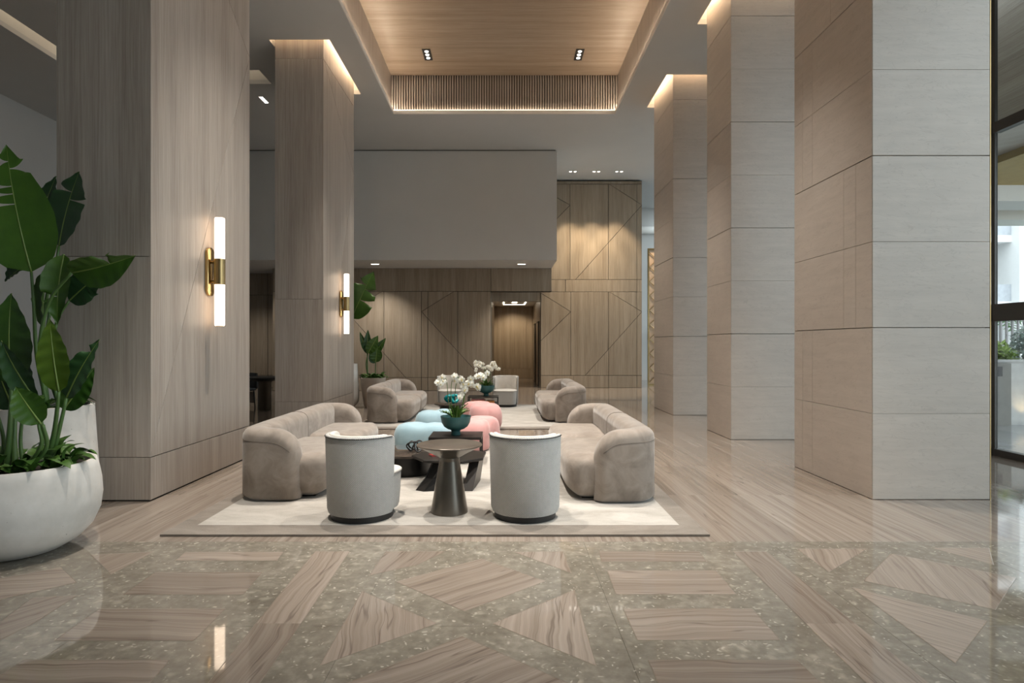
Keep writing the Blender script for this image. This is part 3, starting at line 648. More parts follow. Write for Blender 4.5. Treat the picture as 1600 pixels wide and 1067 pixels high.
def bldg():
    t = thing('white_building', 'white apartment block with balconies beyond the terrace', 'building', (0, 0, 0))
    MB().box(16.5, 30, 28, 40, 0, 14).build('wall', MB_W, t)
    MB().box(22.2, 24, 26.2, 28, 0, 14).build('wall', MB_W, t)
    for k in range(4):
        z = 0.6+k*2.9
        MB().box(17.2, 22.2, 26.6, 28, z+2.45, z+2.75).build('balcony_slab', MB_W, t)
        for j in range(2):
            wn_ = MB().box(17.6+j*2.3, 19.4+j*2.3, 27.93, 27.99, z+0.1, z+2.2).build('window', FACG, t); MB().box(18.45+j*2.3, 18.53+j*2.3, 27.88, 27.93, z+0.1, z+2.2).build('window_frame', MB_W, wn_)
        MB().box(17.2, 22.2, 26.62, 26.66, z+2.75, z+3.5).build('balcony_parapet', plain('parapet_grey', (0.45, 0.47, 0.50), 0.5), t)
bldg()
t = thing('railing_fence', 'pale vertical bar fence behind the shrubs', 'fence', (0, 14.6, 0))
bar = MB().box(-0.02, 0.02, -0.02, 0.02, 0.9, 2.05).mesh('fence_bar', plain('fence_grey', (0.33, 0.32, 0.32), 0.6))
for k in range(40): link('fence_bar', bar, t, (10.8+k*0.14, 0, 0))
MB().box(10.7, 16.4, -0.025, 0.025, 2.05, 2.12).build('top_rail', bar.materials[0], t); MB().box(10.7, 16.4, -0.025, 0.025, 1.05, 1.11).build('bottom_rail', bar.materials[0], t)
def leaf_card(): 
    return MB().quad((0,0,0),(0.035,0.05,0.012),(0,0.13,0.0),(-0.035,0.05,0.012))
def shrub(loc, rx, ry, rz, n, mat, label):
    m = MB(); rd = random.Random(int(loc[0]*100))
    for _ in range(n):
        u = Vector((rd.gauss(0,1), rd.gauss(0,1), rd.gauss(0,1))).normalized()*rd.uniform(0.55, 1.0)
        c = Vector((u.x*rx, u.y*ry, abs(u.z)*rz)); R = Matrix.Rotation(rd.uniform(0, 6.28), 3, 'Z') @ Matrix.Rotation(rd.uniform(-1, 1), 3, 'X')
        b = len(m.v); s = rd.uniform(0.7, 1.3)
        for p in ((0,0,0),(0.04,0.05,0.012),(0,0.14,0.0),(-0.04,0.05,0.012)): m.v.append(tuple(c + R @ (Vector(p)*s)))
        m.f.append((b, b+1, b+2, b+3))
    t = thing('garden_shrub', label, 'shrub', loc, 0, 'shrubs in the terrace planter')
    f = m.build('foliage', mat, t); f['kind'] = 'stuff'; MB().tube([(0,0,-0.1),(0.02,0,rz*0.6)], 0.03, 6).build('stem', SOIL, t)
SHR1 = plain('silver_green_leaf', (0.44, 0.52, 0.50), 0.6, namp=0.3, nscale=12); SHR2 = plain('fresh_green_leaf', (0.34, 0.46, 0.14), 0.5, namp=0.3, nscale=12)
shrub((9.75, 12.1, 1.1), 0.42, 0.3, 0.42, 500, SHR2, 'fresh green shrub in the terrace planter'); shrub((10.85, 12.45, 1.1), 0.55, 0.4, 0.8, 800, SHR1, 'silvery grey-green shrub in the terrace planter')
MB().box(8.3, 16, 11.55, 13.2, -0.01, 1.1).build('planter_soil', SOIL, pw)
def palm():
    t = thing('palm_tree', 'green palm tree with arching fronds outside', 'palm', (13.0, 16.4, 0)); MB().tube([(0,0,0),(0.05,0,1.0),(0,0,2.2)], [0.14,0.12,0.10], 10).build('trunk', SOIL, t)
    rd = random.Random(3)
    for k in range(13):
        a = k*2*PI/13+rd.uniform(-0.2, 0.2); el = rd.uniform(0.15, 0.7); m = MB(); ln = rd.uniform(1.6, 2.1); spine = []
        for i in range(15):
            s = i/14; spine.append(Vector((math.cos(a)*ln*s, math.sin(a)*ln*s, 2.2+ln*s*math.tan(el)*0.8-1.1*s*s)))
        sd = Vector((-math.sin(a), math.cos(a), 0))
        for i in range(1, 15):
            for sg in (-1, 1):
                b = len(m.v); p = spine[i]; l2 = 0.5*math.sin(PI*min(1, 0.15+0.85*i/15)); fw = (spine[i]-spine[i-1]).normalized()
                tip = p + sd*sg*l2*0.8 + fw*l2*0.5 - Vector((0,0,0.12*l2)); m.v += [tuple(p-fw*0.05), tuple(p+fw*0.05), tuple(tip)]; m.f.append((b, b+1, b+2))
        m.tube(spine, 0.012, 5); m.build('frond', plain('palm_green', (0.16, 0.33, 0.10), 0.5) if k == 0 else bpy.data.materials['palm_green'], t)
palm()

# ------------------------------------------------------------------ lattice screen past the far pillar
t = thing('lattice_screen', 'tall golden lattice screen behind the farthest stone pillar', 'screen', (5.19, 22.0, 0))
W_, T_ = 1.3, 4.95
GLOW = plain('onyx_panel', (0.62, 0.45, 0.30), 0.5)
MB().box(0.04, W_, 0.03, 0.05, 0.02, T_-0.04).build('onyx_panel', GLOW, t)
MB().box(0, 0.05, -0.02, 0.06, 0, T_).build('stile', BRASSD, t); MB().box(0.05, W_, -0.02, 0.06, T_-0.05, T_).build('top_rail', BRASSD, t); MB().box(0.05, W_, -0.02, 0.06, 0, 0.05).build('bottom_rail', BRASSD, t)
for k in range(9):
    z = 0.1+k*0.52
    MB().tube([(0.05, 0, z), (0.62, 0, z+0.55)], 0.012, 6).build('lattice_bar', BRASSD, t); MB().tube([(0.05, 0, z+0.55), (0.62, 0, z)], 0.012, 6).build('lattice_bar', BRASSD, t)
    MB().tube([(0.62, 0, z), (1.25, 0, z+0.55)], 0.012, 6).build('lattice_bar', BRASSD, t)
spot((5.6, 20.9, H-0.05), 260, 40, 0.6, 0.05, (1, 0.72, 0.45), aim=(5.5, 21.9, 2.8))

# ------------------------------------------------------------------ rugs
def rug(x0, x1, y0, y1, bw, label, b0=None):
    t = thing('area_rug', label, 'rug', ((x0+x1)/2, (y0+y1)/2, 0), 0, 'area rugs'); a, b = (x1-x0)/2, (y1-y0)/2; b0 = b0 or bw
    MB().box(-a+bw, a-bw, -b+b0, b-b0, 0.002, 0.018).build('field', RUG, t)
    for q in ((-a, a, -b, -b+b0), (-a, a, b-b0, b), (-a, -a+bw, -b+b0, b-b0), (a-bw, a, -b+b0, b-b0)): MB().box(*q, 0.002, 0.017).build('border', RUGB, t)
    MB().box(-a+0.002, a-0.002, -b-0.004, b+0.004, 0.0015, 0.006).build('backing', RUGE, t)
rug(-2.68, 1.60, 4.73, 9.7, 0.17, 'cream rug with taupe border under the nearer seating group', 0.24)
rug(-2.70, 1.62, 10.63, 14.9, 0.17, 'cream rug with taupe border under the farther seating group', 0.24)
ZR = 0.018

# ------------------------------------------------------------------ swept upholstery
def sweep(path, thick, hfun, dome, z0=0.03, endr=0.12, na=10, hem=0.03, taper=0.0):
    """path: list of (x,y,nx,ny) with n pointing outwards; rounded top, rounded ends"""
    pts = [Vector((p[0], p[1], 0)) for p in path]; s = [0]
    for i in range(1, len(pts)): s.append(s[-1]+(pts[i]-pts[i-1]).length)
    tot = s[-1]; rings = []
    for i, p in enumerate(path):
        e0 = endr[0] if isinstance(endr, tuple) else endr; e1 = endr[1] if isinstance(endr, tuple) else endr
        k = 1.0
        if e0 and s[i] < e0: k = min(k, math.sqrt(max(0.0, 1-((e0-s[i])/e0)**2)))
        if e1 and tot-s[i] < e1: k = min(k, math.sqrt(max(0.0, 1-((e1-tot+s[i])/e1)**2)))
        k = max(k, 0.05); a = thick/2*k; h = hfun(s[i], tot); dm = min(dome, h-z0-0.02)
        n = Vector((p[2], p[3], 0)); c = pts[i]; ring = []
        bt = 0.035
        for (o, z) in ((a-hem*k, z0), (a, z0+bt), (a, z0+(h-dm-z0)*0.5), (a, h-dm)): ring.append(c+n*o+Vector((0,0,z)))
        for j in range(1, na):
            t_ = PI*j/na; cs, sn = math.cos(t_), math.sin(t_)
            ring.append(c+n*(a*math.copysign(abs(cs)**0.8, cs))+Vector((0,0,h-dm+dm*sn**0.8)))
        for (o, z) in ((-a, h-dm), (-a, z0+(h-dm-z0)*0.5), (-a, z0+bt), (-a+hem*k, z0)): ring.append(c+n*o+Vector((0,0,z)))
        if taper: ring = [Vector((q.x*(1-taper*(1-q.z/0.72)), q.y*(1-taper*(1-q.z/0.72)), q.z)) for q in ring]
        rings.append(ring)
    return rings
def c_path(L_, depth, thick, ro, step=0.05):
    """C-shaped centre line: near arm -> back -> far arm; sofa faces +x, runs along y"""
    h = thick/2; rc = ro-h; P_ = []
    ya = -L_/2+h; yb = L_/2-h; xa = h
    xe = depth; xs_ = xa+rc
    # fine samples at the arm end
    f = [0, 0.004, 0.012, 0.025, 0.045, 0.07, 0.10, 0.14, 0.18, 0.23]
    f = [q for q in f if q < xe-xs_-0.01]
    for q in f: P_.append((xe-q, ya, 0, -1))
    P_.append((xs_, ya, 0, -1))
    for k in range(1, 9):
        a = -PI/2-k*PI/16; P_.append((xs_+rc*math.cos(a), ya+rc+rc*math.sin(a), math.cos(a), math.sin(a)))
    n = 8
    for k in range(1, n): P_.append((xa, ya+rc+(yb-ya-2*rc)*k/n, -1, 0))
    half = len(P_)
    for k in range(0, 9):
        a = PI-k*PI/16; P_.append((xs_+rc*math.cos(a), yb-rc+rc*math.sin(a), math.cos(a), math.sin(a)))
    for q in reversed(f): P_.append((xe-q, yb, 0, 1))
    return P_
def make_sofa(name, label):
    t = thing(name, label, 'sofa'); L_, D_, TH, RO = 2.72, 0.60, 0.27, 0.27
    full = c_path(L_, D_, TH, RO)
    def hf(s, tot):
        e_ = max(min(s, tot-s), 0); r = 0.26; h = 0.695-0.035*max(0, 1-e_/0.6)
        if e_ < r: h += -r+math.sqrt(max(0, r*r-(r-e_)**2))
        return h
    mid = len(full)//2; rings = sweep(full, TH, hf, 0.115, 0.014, 0.10)
    # the two back modules meet at the centre seam
    yc = [i for i, p in enumerate(full) if abs(p[1]) < 0.02 and p[2] == -1]; ic = yc[0] if yc else mid
    MB().loft(rings[:ic+1]).build('back_module', VELVET, t, 55); MB().loft(rings[ic:]).build('back_module', VELVET, t, 55)
    MB().tube([p+Vector((-0.0, 0, 0)) + Vector((0, 0, 0.002)) for p in rings[ic][2:-2]], 0.0035, 6).build('back_seam', SEAM, t, True)
    pp = [r[3] for r in rings[5:-5]]; MB().tube(pp, 0.003, 6).build('piping', SEAM, t, True)
    x0, x1 = 0.16, 0.875
    for s in (-1, 1):
        def warp(o):
            k = max(0, (0.25-o.z)/0.25); f = 1-0.10*k*k; x = x0+(o.x-x0)*f
            y = o.y*(1-0.03*k*k) if abs(o.y) > 0.6 else o.y
            z = o.z + (0.018*math.sin(min(1, max(0, (abs(o.y))/1.27))*PI) if o.z > 0.3 else 0)
            e_ = max(0, (abs(o.y)-0.85)/0.42); x -= 0.06*e_*e_*max(0, (o.x-0.5)/0.375)
            return (x, y, z)
        MB().rbox((x0+x1)/2, s*0.635, 0.218, (x1-x0)/2, 0.633, 0.202, 0.115, 8, warp).build('seat_cushion', VELVET, t, True)
    MB().box(0.12, 0.70, -1.12, 1.12, 0.0, 0.03).build('plinth', BLACKM, t)
    return t
s1 = make_sofa('curved_sofa', 'x'); s2 = copy_tree(s1); s3 = copy_tree(s1); s4 = copy_tree(s1); gr = 'taupe velvet sofas'
place(s1, (-2.54, 7.04, ZR), 0, 'taupe velvet sofa nearest the timber column on the nearer rug', gr)
place(s2, (1.445, 6.97, ZR), PI, 'taupe velvet sofa on the pillar side of the nearer rug', gr)
place(s3, (-2.60, 12.62, ZR), 0, 'taupe velvet sofa beside the rear planters on the farther rug', gr)
place(s4, (1.56, 12.72, ZR), PI, 'taupe velvet sofa on the pillar side of the farther rug', gr)

# ------------------------------------------------------------------ barrel chairs
def arc_path(r, a0, a1, n, dense=True):
    """arc round the back (-y); angles measured from -y"""
    P_ = []; 
    ts = [k/n for k in range(n+1)]
    if dense: ts = sorted(set(ts+[0.004, 0.012, 0.022, 0.034, 0.966, 0.978, 0.988, 0.996]))
    for q in ts:
        a = -PI/2+a0+(a1-a0)*q; P_.append((r*math.cos(a), r*math.sin(a), math.cos(a), math.sin(a)))
    return P_
def make_chair(name, label):
    t = thing(name, label, 'chair')
    A = math.radians(98)
    def hf(s, tot, top=0.715):
        e_ = max(0, min(s, tot-s)); r = 0.07
        return top-r+math.sqrt(max(0, r*r-(r-e_)**2)) if e_ < r else top
    MB().loft(sweep(arc_path(0.292, -A, A, 36), 0.036, hf, 0.012, 0.055, 0.02, 6, 0.012, 0.055)).build('back_shell', WEAVE, t, 50)
    A2 = math.radians(94)
    MB().loft(sweep(arc_path(0.256, -A2, A2, 36), 0.038, lambda s, q: hf(s, q, 0.722), 0.010, 0.30, 0.02, 6, 0.012, 0.055)).build('back_pad', CREAM, t, 50)
    pr = [(0.3115*math.cos(-PI/2+a), 0.3115*math.sin(-PI/2+a), 0.702) for a in [(-A+0.18)+(2*A-0.36)*k/40 for k in range(41)]]
    MB().tube(pr, 0.0045, 6).build('piping', BLACKM, t, True)
    # seat drum: round behind, squarer at the front
    def outl(s, z, off=0):
        ring = []
        for k in range(40):
            a = 2*PI*k/40; c, sn = math.cos(a), math.sin(a); ex = 2.0 if sn < 0 else 3.6
            rr = (abs(c)**ex+abs(sn)**ex)**(-1/ex)
            ry = 0.265 if sn < 0 else 0.325
            ring.append((c*rr*0.268*s, sn*rr*ry*s, z))
        return ring
    MB().loft([outl(0.92, 0.06), outl(0.955, 0.09), outl(0.985, 0.22), outl(1.0, 0.365)]).build('seat_base', WEAVE, t, 50)
    MB().loft([outl(1.0, 0.366), outl(1.018, 0.371), outl(1.02, 0.380), outl(0.99, 0.391), outl(0.9, 0.396), outl(0.5, 0.400)]).build('seat_cushion', CREAM, t, 60)
    MB().tube([Vector(p) for p in outl(1.012, 0.368)], 0.003, 6, True).build('seat_piping', SEAM, t, True)
    MB().lathe([(0.262, 0), (0.266, 0.055), (0.25, 0.058)], 36).build('base', BLACKM, t, 40)
    return t
c1 = make_chair('barrel_chair', 'x'); cc = [c1]+[copy_tree(c1) for _ in range(3)]; gr = 'grey barrel armchairs'
place(cc[0], (-1.225, 5.25, ZR), math.radians(-22), 'grey woven barrel chair, back to us, beside the left sofa', gr)
place(cc[1], (0.180, 5.26, ZR), math.radians(-8), 'grey woven barrel chair, back to us, beside the right sofa', gr)
place(cc[2], (-1.29, 14.45, ZR), math.radians(184), 'grey barrel chair facing us behind the nearer orchids', gr)
place(cc[3], (0.03, 14.45, ZR), math.radians(176), 'grey barrel chair facing us right of the far orchids', gr)

# ------------------------------------------------------------------ tables
t = thing('pedestal_table', 'taupe metal pedestal table with cone base between the barrel chairs', 'side table', (-0.485, 5.37, ZR))
MB().lathe([(0.163, 0), (0.163, 0.01), (0.092, 0.440), (0.089, 0.452)], 48).build('cone_base', GUNM, t, 40)
MB().lathe([(0.089, 0.452), (0.091, 0.482), (0.275, 0.582)], 48).build('flared_collar', GUNM, t, 40)
MB().lathe([(0.280, 0.580), (0.288, 0.586), (0.288, 0.594), (0.282, 0.598)], 48).build('table_top', TAUPEM, t, 40)

def drum_table(loc, label, rt=0.40, rb=0.27, h=0.255):
    t = thing('drum_table', label, 'coffee table', loc)
    MB().lathe([(rb, 0), (rb, h-0.03), (rb+0.02, h-0.028)], 40).build('drum', BLACK, t, 40); MB().lathe([(rt-0.006, h-0.028), (rt, h-0.022), (rt, h-0.005), (rt-0.006, h)], 48).build('table_top', BROWNGL, t, 40); return t
drum_table((-1.10, 7.02, ZR), 'low black drum coffee table with smoked top')
drum_table((-1.10, 12.45, ZR), 'low black drum coffee table behind the blue poufs', 0.34, 0.22, 0.27)
t = thing('faceted_table', 'low black coffee table with faceted splayed legs', 'coffee table', (-0.52, 6.45, ZR))
top = [(-0.46, -0.02), (-0.30, -0.30), (0.10, -0.36), (0.30, -0.18), (0.32, 0.18), (0.05, 0.36), (-0.30, 0.28)]
MB().loft([[(x*0.97, y*0.97, 0.275) for x, y in top], [(x, y, 0.283) for x, y in top], [(x, y, 0.300) for x, y in top], [(x*0.99, y*0.99, 0.305) for x, y in top]]).build('table_top', ESPR, t)
def fleg(bx, by, sx, sy, tx, ty, n=7, k=0.13):
    r0 = [(bx+sx*math.cos(2*PI*i/n), by+sy*math.sin(2*PI*i/n), 0) for i in range(n)]; r1 = [(tx+k*math.cos(2*PI*i/n+0.2), ty+k*math.sin(2*PI*i/n+0.2), 0.275) for i in range(n)]
    rm = [(bx*0.6+tx*0.4+sx*0.78*math.cos(2*PI*i/n+0.1), by*0.6+ty*0.4+sy*0.78*math.sin(2*PI*i/n+0.1), 0.11) for i in range(n)]
    return MB().loft([r0, rm, r1])
fleg(-0.26, -0.26, 0.13, 0.10, -0.10, -0.12).build('leg', BLACK, t)
MB().loft([[(0.10, -0.34, 0), (0.20, -0.34, 0), (0.26, 0.15, 0), (0.14, 0.15, 0)], [(0.16, -0.16, 0.275), (0.26, -0.16, 0.275), (0.30, 0.18, 0.275), (0.18, 0.18, 0.275)]]).build('leg', ESPR, t)
fleg(-0.10, 0.22, 0.12, 0.09, -0.05, 0.15).build('leg', BLACK, t)
def frame_table(loc, label, hw=0.325, hd=0.26, h=0.335, thick=0.03):
    t = thing('frame_side_table', label, 'side table', loc)
    MB().box(-hw, hw, -hd, hd, h-thick, h).build('table_top', ESPR, t)
    for sx in (-1, 1):
        x = sx*(hw-0.012)
        for sy in (-1, 1): MB().box(x-0.012, x+0.012, sy*(hd-0.012)-0.012, sy*(hd-0.012)+0.012, 0.0, h-thick).build('leg', BLACKM, t)
        MB().box(x-0.012, x+0.012, -hd+0.024, hd-0.024, 0, 0.02).build('foot_rail', BLACKM, t)
    return t
frame_table((-0.605, 7.70, ZR), 'dark frame side table carrying the nearer orchid bowl')
ft = frame_table((-0.46, 13.35, ZR), 'dark frame side table carrying the far orchid bowl', 0.33, 0.26, 0.335, 0.02)
MB().box(-0.30, 0.30, -0.22, 0.22, 0.175, 0.19).build('shelf', BLACKM, ft)
# books on its shelf
def book(loc, sx, sy, h, mat, label, rz=0, grp=None):
    t = thing('book', label, 'book', loc, rz, grp); MB().box(-sx+0.006, sx-0.004, -sy+0.004, sy-0.004, 0.003, h-0.003).build('pages', PAGE, t)
    MB().box(-sx, sx, -sy, sy, 0, 0.003).box(-sx, sx, -sy, sy, h-0.003, h).box(-sx, sx, -sy-0.002, -sy+0.003, 0, h).build('cover', mat, t)
zb = ZR+0.191; g_ = 'books under the far orchid table'
book((-0.56, 13.27, zb), 0.16, 0.12, 0.03, PURPB, 'purple book at the bottom of the far table stack', 0.05, g_); book((-0.56, 13.27, zb+0.031), 0.15, 0.115, 0.035, ORANGEB, 'orange book in the middle of the far table stack', -0.06, g_)
book((-0.57, 13.27, zb+0.067), 0.14, 0.11, 0.022, PINKB, 'pink book on top of the far table stack', 0.03, g_); book((-0.30, 13.27, zb), 0.085, 0.11, 0.05, ORANGEB, 'small orange book lying right of the far table stack', 0.02, g_)
book((-0.72, 6.40, ZR+0.306), 0.065, 0.045, 0.016, REDB, 'small red book on the faceted black table', 0.5)
t = thing('trinket', 'small white shell lying on the red book', 'ornament', (-0.735, 6.40, ZR+0.325)); MB().rbox(0, 0, 0.012, 0.03, 0.02, 0.012, 0.011, 4).build('shell', CREAM, t, True)
MB().tube([(-0.02, -0.012, 0.022), (0, 0, 0.027), (0.02, 0.01, 0.022)], 0.004, 6).build('ridge', PETAL, t, True)

def knot(loc, mat, label, rad, tr, name, seed, scale_z=1.0):
    rd = random.Random(seed); pts = []
    for k in range(140):
        a = 2*PI*k/140
        r = rad*(0.62+0.38*math.cos(3*a+0.5))
        pts.append((r*math.cos(2*a)*1.0+rad*0.15*math.sin(5*a), r*math.sin(2*a)*0.8, tr+rad*0.75*scale_z*(0.5+0.5*math.sin(3*a+0.9*math.sin(a)))))
    o = MB().tube(pts, tr, 8, True).build(name, mat, None, True, loc); return tag(o, label, 'ornament')
knot((-1.02, 6.90, ZR+0.256), BLACKM, 'black looped knot sculpture on the low drum table', 0.10, 0.009, 'knot_sculpture', 1, 1.5)
knot((-1.08, 12.40, ZR+0.271), TEALB, 'bright teal knot sculpture behind the nearer orchids', 0.145, 0.030, 'knot_sculpture', 2, 1.15)

# ------------------------------------------------------------------ poufs
def pouf(loc, mat, label, rz, lobes, h=0.41, crease=0.075):
    """pebble pouf: outline from blended lobes [(x,y,r)], creased between them"""
    t = thing('pebble_pouf', label, 'pouf', loc, rz, 'pebble shaped poufs'); n, m_ = 56, 14; rings = []
    def field(x, y): return sum((l[2]**2/max(1e-6, (x-l[0])**2+(y-l[1])**2))**1.7 for l in lobes)
    cx = sum(l[0] for l in lobes)/len(lobes); cy = sum(l[1] for l in lobes)/len(lobes)
    R_ = []
    for k in range(n):
        a = 2*PI*k/n; lo, hi = 0.02, 1.6
        for _ in range(30):
            q = (lo+hi)/2
            if field(cx+q*math.cos(a), cy+q*math.sin(a)) > 1: lo = q
            else: hi = q
        R_.append(lo)
    prof = [(0.86, 0.0), (0.93, 0.06), (0.985, 0.20), (1.0, 0.40), (0.985, 0.60), (0.93, 0.78), (0.84, 0.90), (0.70, 0.965), (0.52, 0.99), (0.32, 1.0), (0.12, 1.0), (0.01, 1.0)]
    for (s, z) in prof:
        ring = []
        for k in range(n):
            a = 2*PI*k/n; x, y = cx+s*R_[k]*math.cos(a), cy+s*R_[k]*math.sin(a); zz = z*h
            if len(lobes) > 1 and z > 0.55:
                ds = sorted((math.hypot(x-l[0], y-l[1])-l[2]) for l in lobes); cr = math.exp(-((ds[1]-ds[0])/0.12)**2); zz -= crease*cr*(z-0.55)/0.45
            ring.append((x, y, zz))
        rings.append(ring)
    MB().loft(rings).build('cushion', mat, t, 70)
    MB().loft([[(cx+s*R_[k]*math.cos(2*PI*k/n), cy+s*R_[k]*math.sin(2*PI*k/n), z) for k in range(n)] for s, z in ((0.80, -0.012), (0.80, 0.003))]).build('base_ring', BLACKM, t)
pouf((-1.13, 8.48, ZR+0.012), BLUE, 'pale blue pebble pouf nearest the drum table', 0, [(-0.15, 0.03, 0.26), (0.15, -0.02, 0.25)], 0.37, 0.02)
pouf((-1.16, 9.98, 0.012), BLUE, 'pale blue pebble pouf farther back', 0, [(-0.05, -0.05, 0.25), (0.20, 0.2, 0.22)], 0.40, 0.03)
pouf((-0.40, 8.74, ZR+0.012), PINK, 'salmon pink pebble pouf behind the frame table', 0, [(-0.06, -0.26, 0.255), (0.10, 0.18, 0.235)], 0.42)
pouf((-0.42, 10.72, ZR+0.012), PINK, 'salmon pink pebble pouf farther back by the books', 0, [(0.10, -0.12, 0.28), (-0.08, 0.36, 0.27)], 0.43)

# ------------------------------------------------------------------ planters
def planter(loc, prof, mat, label, soil_r, soil_z, name='cast_planter', cat='planter'):
    t = thing(name, label, cat, loc); ro, zo = prof[-1]
    MB().lathe(prof+[(ro-0.012, zo+0.004), (ro-0.035, zo), (ro-0.04, zo-0.10)], 64, cap1=False).build('pot', mat, t, 60)
    MB().lathe([(soil_r*0.98, soil_z-0.03), (soil_r, soil_z), (soil_r*0.5, soil_z+0.015), (0.01, soil_z+0.02)], 40).build('soil', SOIL, t, True); return t
B1 = Vector((-3.555, 4.42, 0)); B2 = Vector((-4.06, 5.32, 0))
planter(B1, [(0.25, 0.0), (0.30, 0.012), (0.40, 0.07), (0.475, 0.15), (0.522, 0.26), (0.535, 0.37), (0.528, 0.48), (0.510, 0.58), (0.495, 0.635)], CONC, 'large round white cast stone bowl planter in the foreground', 0.455, 0.585, 'bowl_planter')
planter(B2, [(0.27, 0.0), (0.31, 0.012), (0.38, 0.07), (0.425, 0.17), (0.438, 0.28), (0.430, 0.42), (0.415, 0.65), (0.398, 0.96)], CONC, 'tall white cast stone planter behind the bowl planter', 0.358, 0.92, 'tall_planter')
B3 = Vector((-3.10, 14.35, 0)); B4 = Vector((-3.83, 14.25, 0))
planter(B3, [(0.17, 0.0), (0.20, 0.02), (0.26, 0.40), (0.295, 0.66), (0.30, 0.70)], CONCB, 'beige tapered planter behind the far left sofa', 0.26, 0.66, 'tapered_planter')
planter(B4, [(0.25, 0.0), (0.31, 0.03), (0.40, 0.12), (0.425, 0.25), (0.41, 0.45), (0.375, 1.03)], CONC, 'tall white planter half hidden by the far timber column', 0.335, 0.98, 'tall_planter')

def blade(plant, mat, base, tip, hw, nrm, droop=0.08, fold=0.25, splits_l=(), splits_r=(), gap=0.02, pk=0.38):
    """paddle leaf from base to tip, width along side vector, arched by droop, folded along the midrib"""
    base, tip = Vector(base), Vector(tip); d = tip-base; ln = d.length; d.normalize()
    nrm = Vector(nrm); nrm = (nrm-d*nrm.dot(d)).normalized(); sd = d.cross(nrm)
    n, k = 26, 6; m = MB(); ts = [i/n for i in range(n+1)]
    def prof(t):
        t = min(max(t, 0.0), 1.0); return (math.sin(PI*t**(math.log(0.5)/math.log(pk))) if 0 < t < 1 else 0)**(0.60 if t < pk else 0.95)
    def ctr(t): return d*(ln*t)+nrm*(ln*droop*4*t*(1-t))
    org = base
    for sg, sp in ((-1, splits_l), (1, splits_r)):
        rows = sorted([(t, None) for t in ts]+[(s_-0.003, -1) for s_ in sp]+[(s_+0.003, 1) for s_ in sp], key=lambda q: q[0]); prev = None; pk_ = None
        for t, w_ in rows:
            wd = hw*prof(t); row = []
            near = 0
            for s_ in sp:
                if 0 < s_-t < 0.06: near -= (1-(s_-t)/0.06)
                if 0 < t-s_ < 0.06: near += (1-(t-s_)/0.06)
            for j in range(k+1):
                q = j/k; z = wd*fold*(q**1.4)*1.0+0.006*math.sin(t*37+q*3)*q
                p = ctr(t)+sd*(sg*wd*q*(1-0.06*q))+nrm*(z-abs(near)*0.02*q)+d*(near*gap*q*q*2+0.10*wd*q*q)
                row.append(len(m.v)); m.v.append(tuple(p))
            if prev is not None and not (pk_ == -1 and w_ == 1):
                for j in range(k): m.f.append((prev[j], prev[j+1], row[j+1], row[j]) if sg > 0 else (prev[j+1], prev[j], row[j], row[j+1]))
            prev, pk_ = row, w_
    o = link('leaf', m.mesh('leaf', mat, True), plant); o.location = org - plant.location
    rib = MB().tube([ctr(t)-nrm*0.002 for t in ts], [(0.0075*(1-0.85*t)+0.001)*min(1.0, 0.25+ln/0.35) for t in ts], 6).build('midrib', RIB, o, True)
    return o
def stalk(plant, pts, r0=0.018, r1=0.011):
    pts = [Vector(p)-plant.location for p in pts]; q = []
    # smooth (Catmull-Rom)
    ext = [pts[0]*2-pts[1]]+pts+[pts[-1]*2-pts[-2]]
    for i in range(1, len(ext)-2):
        for k in range(6):
            t = k/6; a, b, c, d = ext[i-1], ext[i], ext[i+1], ext[i+2]
            q.append(0.5*((2*b)+(c-a)*t+(2*a-5*b+4*c-d)*t*t+(3*b-a-3*c+d)*t**3))
    q.append(pts[-1]); n = len(q); MB().tube(q, [r0+(r1-r0)*i/(n-1) for i in range(n)], 8).build('stalk', STEM, plant, True)
F = (0.15, -1, 0.15)   # leaves mostly face the room
# plant in the tall planter
tp = thing('bird_of_paradise', 'tall banana-leaf plant with torn leaves in the tall planter', 'plant', B2+Vector((0, 0, 0.93)))
soilp = lambda dx, dy: B2+Vector((dx, dy, 0.92))
def px(x, y, d): return P(x, y, d)
blade(tp, LEAF, px(49, 425, 5.15), px(10, 226, 5.15), 0.30, (0.3, -1, -0.1), 0.05, 0.12, (0.52, 0.60, 0.66, 0.86), (0.80,), 0.03, 0.33)
stalk(tp, [soilp(0.06, 0.02), px(58, 560, 5.25), px(53, 480, 5.18), px(49, 425, 5.15)])
blade(tp, LEAFD, px(92, 385, 5.46), px(124, 268, 5.44), 0.205, (-0.2, -1, 0.1), 0.03, 0.10, (0.72,), (0.62,), 0.012, 0.5)
stalk(tp, [soilp(0.10, 0.10), px(72, 560, 5.42), px(80, 470, 5.45), px(92, 385, 5.46)])
blade(tp, LEAF, px(112, 426, 5.05), px(212, 399, 5.0), 0.165, (0.1, -0.75, -0.70), 0.05, 0.45, (0.62,), (), 0.05)
stalk(tp, [soilp(0.10, -0.06), px(62, 545, 5.15), px(78, 470, 5.10), px(112, 426, 5.05)])
blade(tp, LEAFD, px(108, 470, 5.40), px(162, 424, 5.38), 0.150, (0.2, -1, 0.2), 0.03, 0.12, (), (0.5,), 0.02)
stalk(tp, [soilp(0.12, 0.06), px(80, 560, 5.36), px(90, 500, 5.38), px(108, 470, 5.40)])
blade(tp, LEAF, px(100, 398, 5.22), px(90, 508, 5.18), 0.125, (0.1, -0.95, -0.35), 0.06, 0.45, (), (0.6,), 0.02)
stalk(tp, [soilp(0.04, 0.04), px(66, 540, 5.3), px(78, 440, 5.28), px(100, 398, 5.22)])
blade(tp, LEAFD, px(52, 408, 5.4), px(8, 440, 5.4), 0.10, (0.2, -0.8, 0.6), 0.05, 0.5)
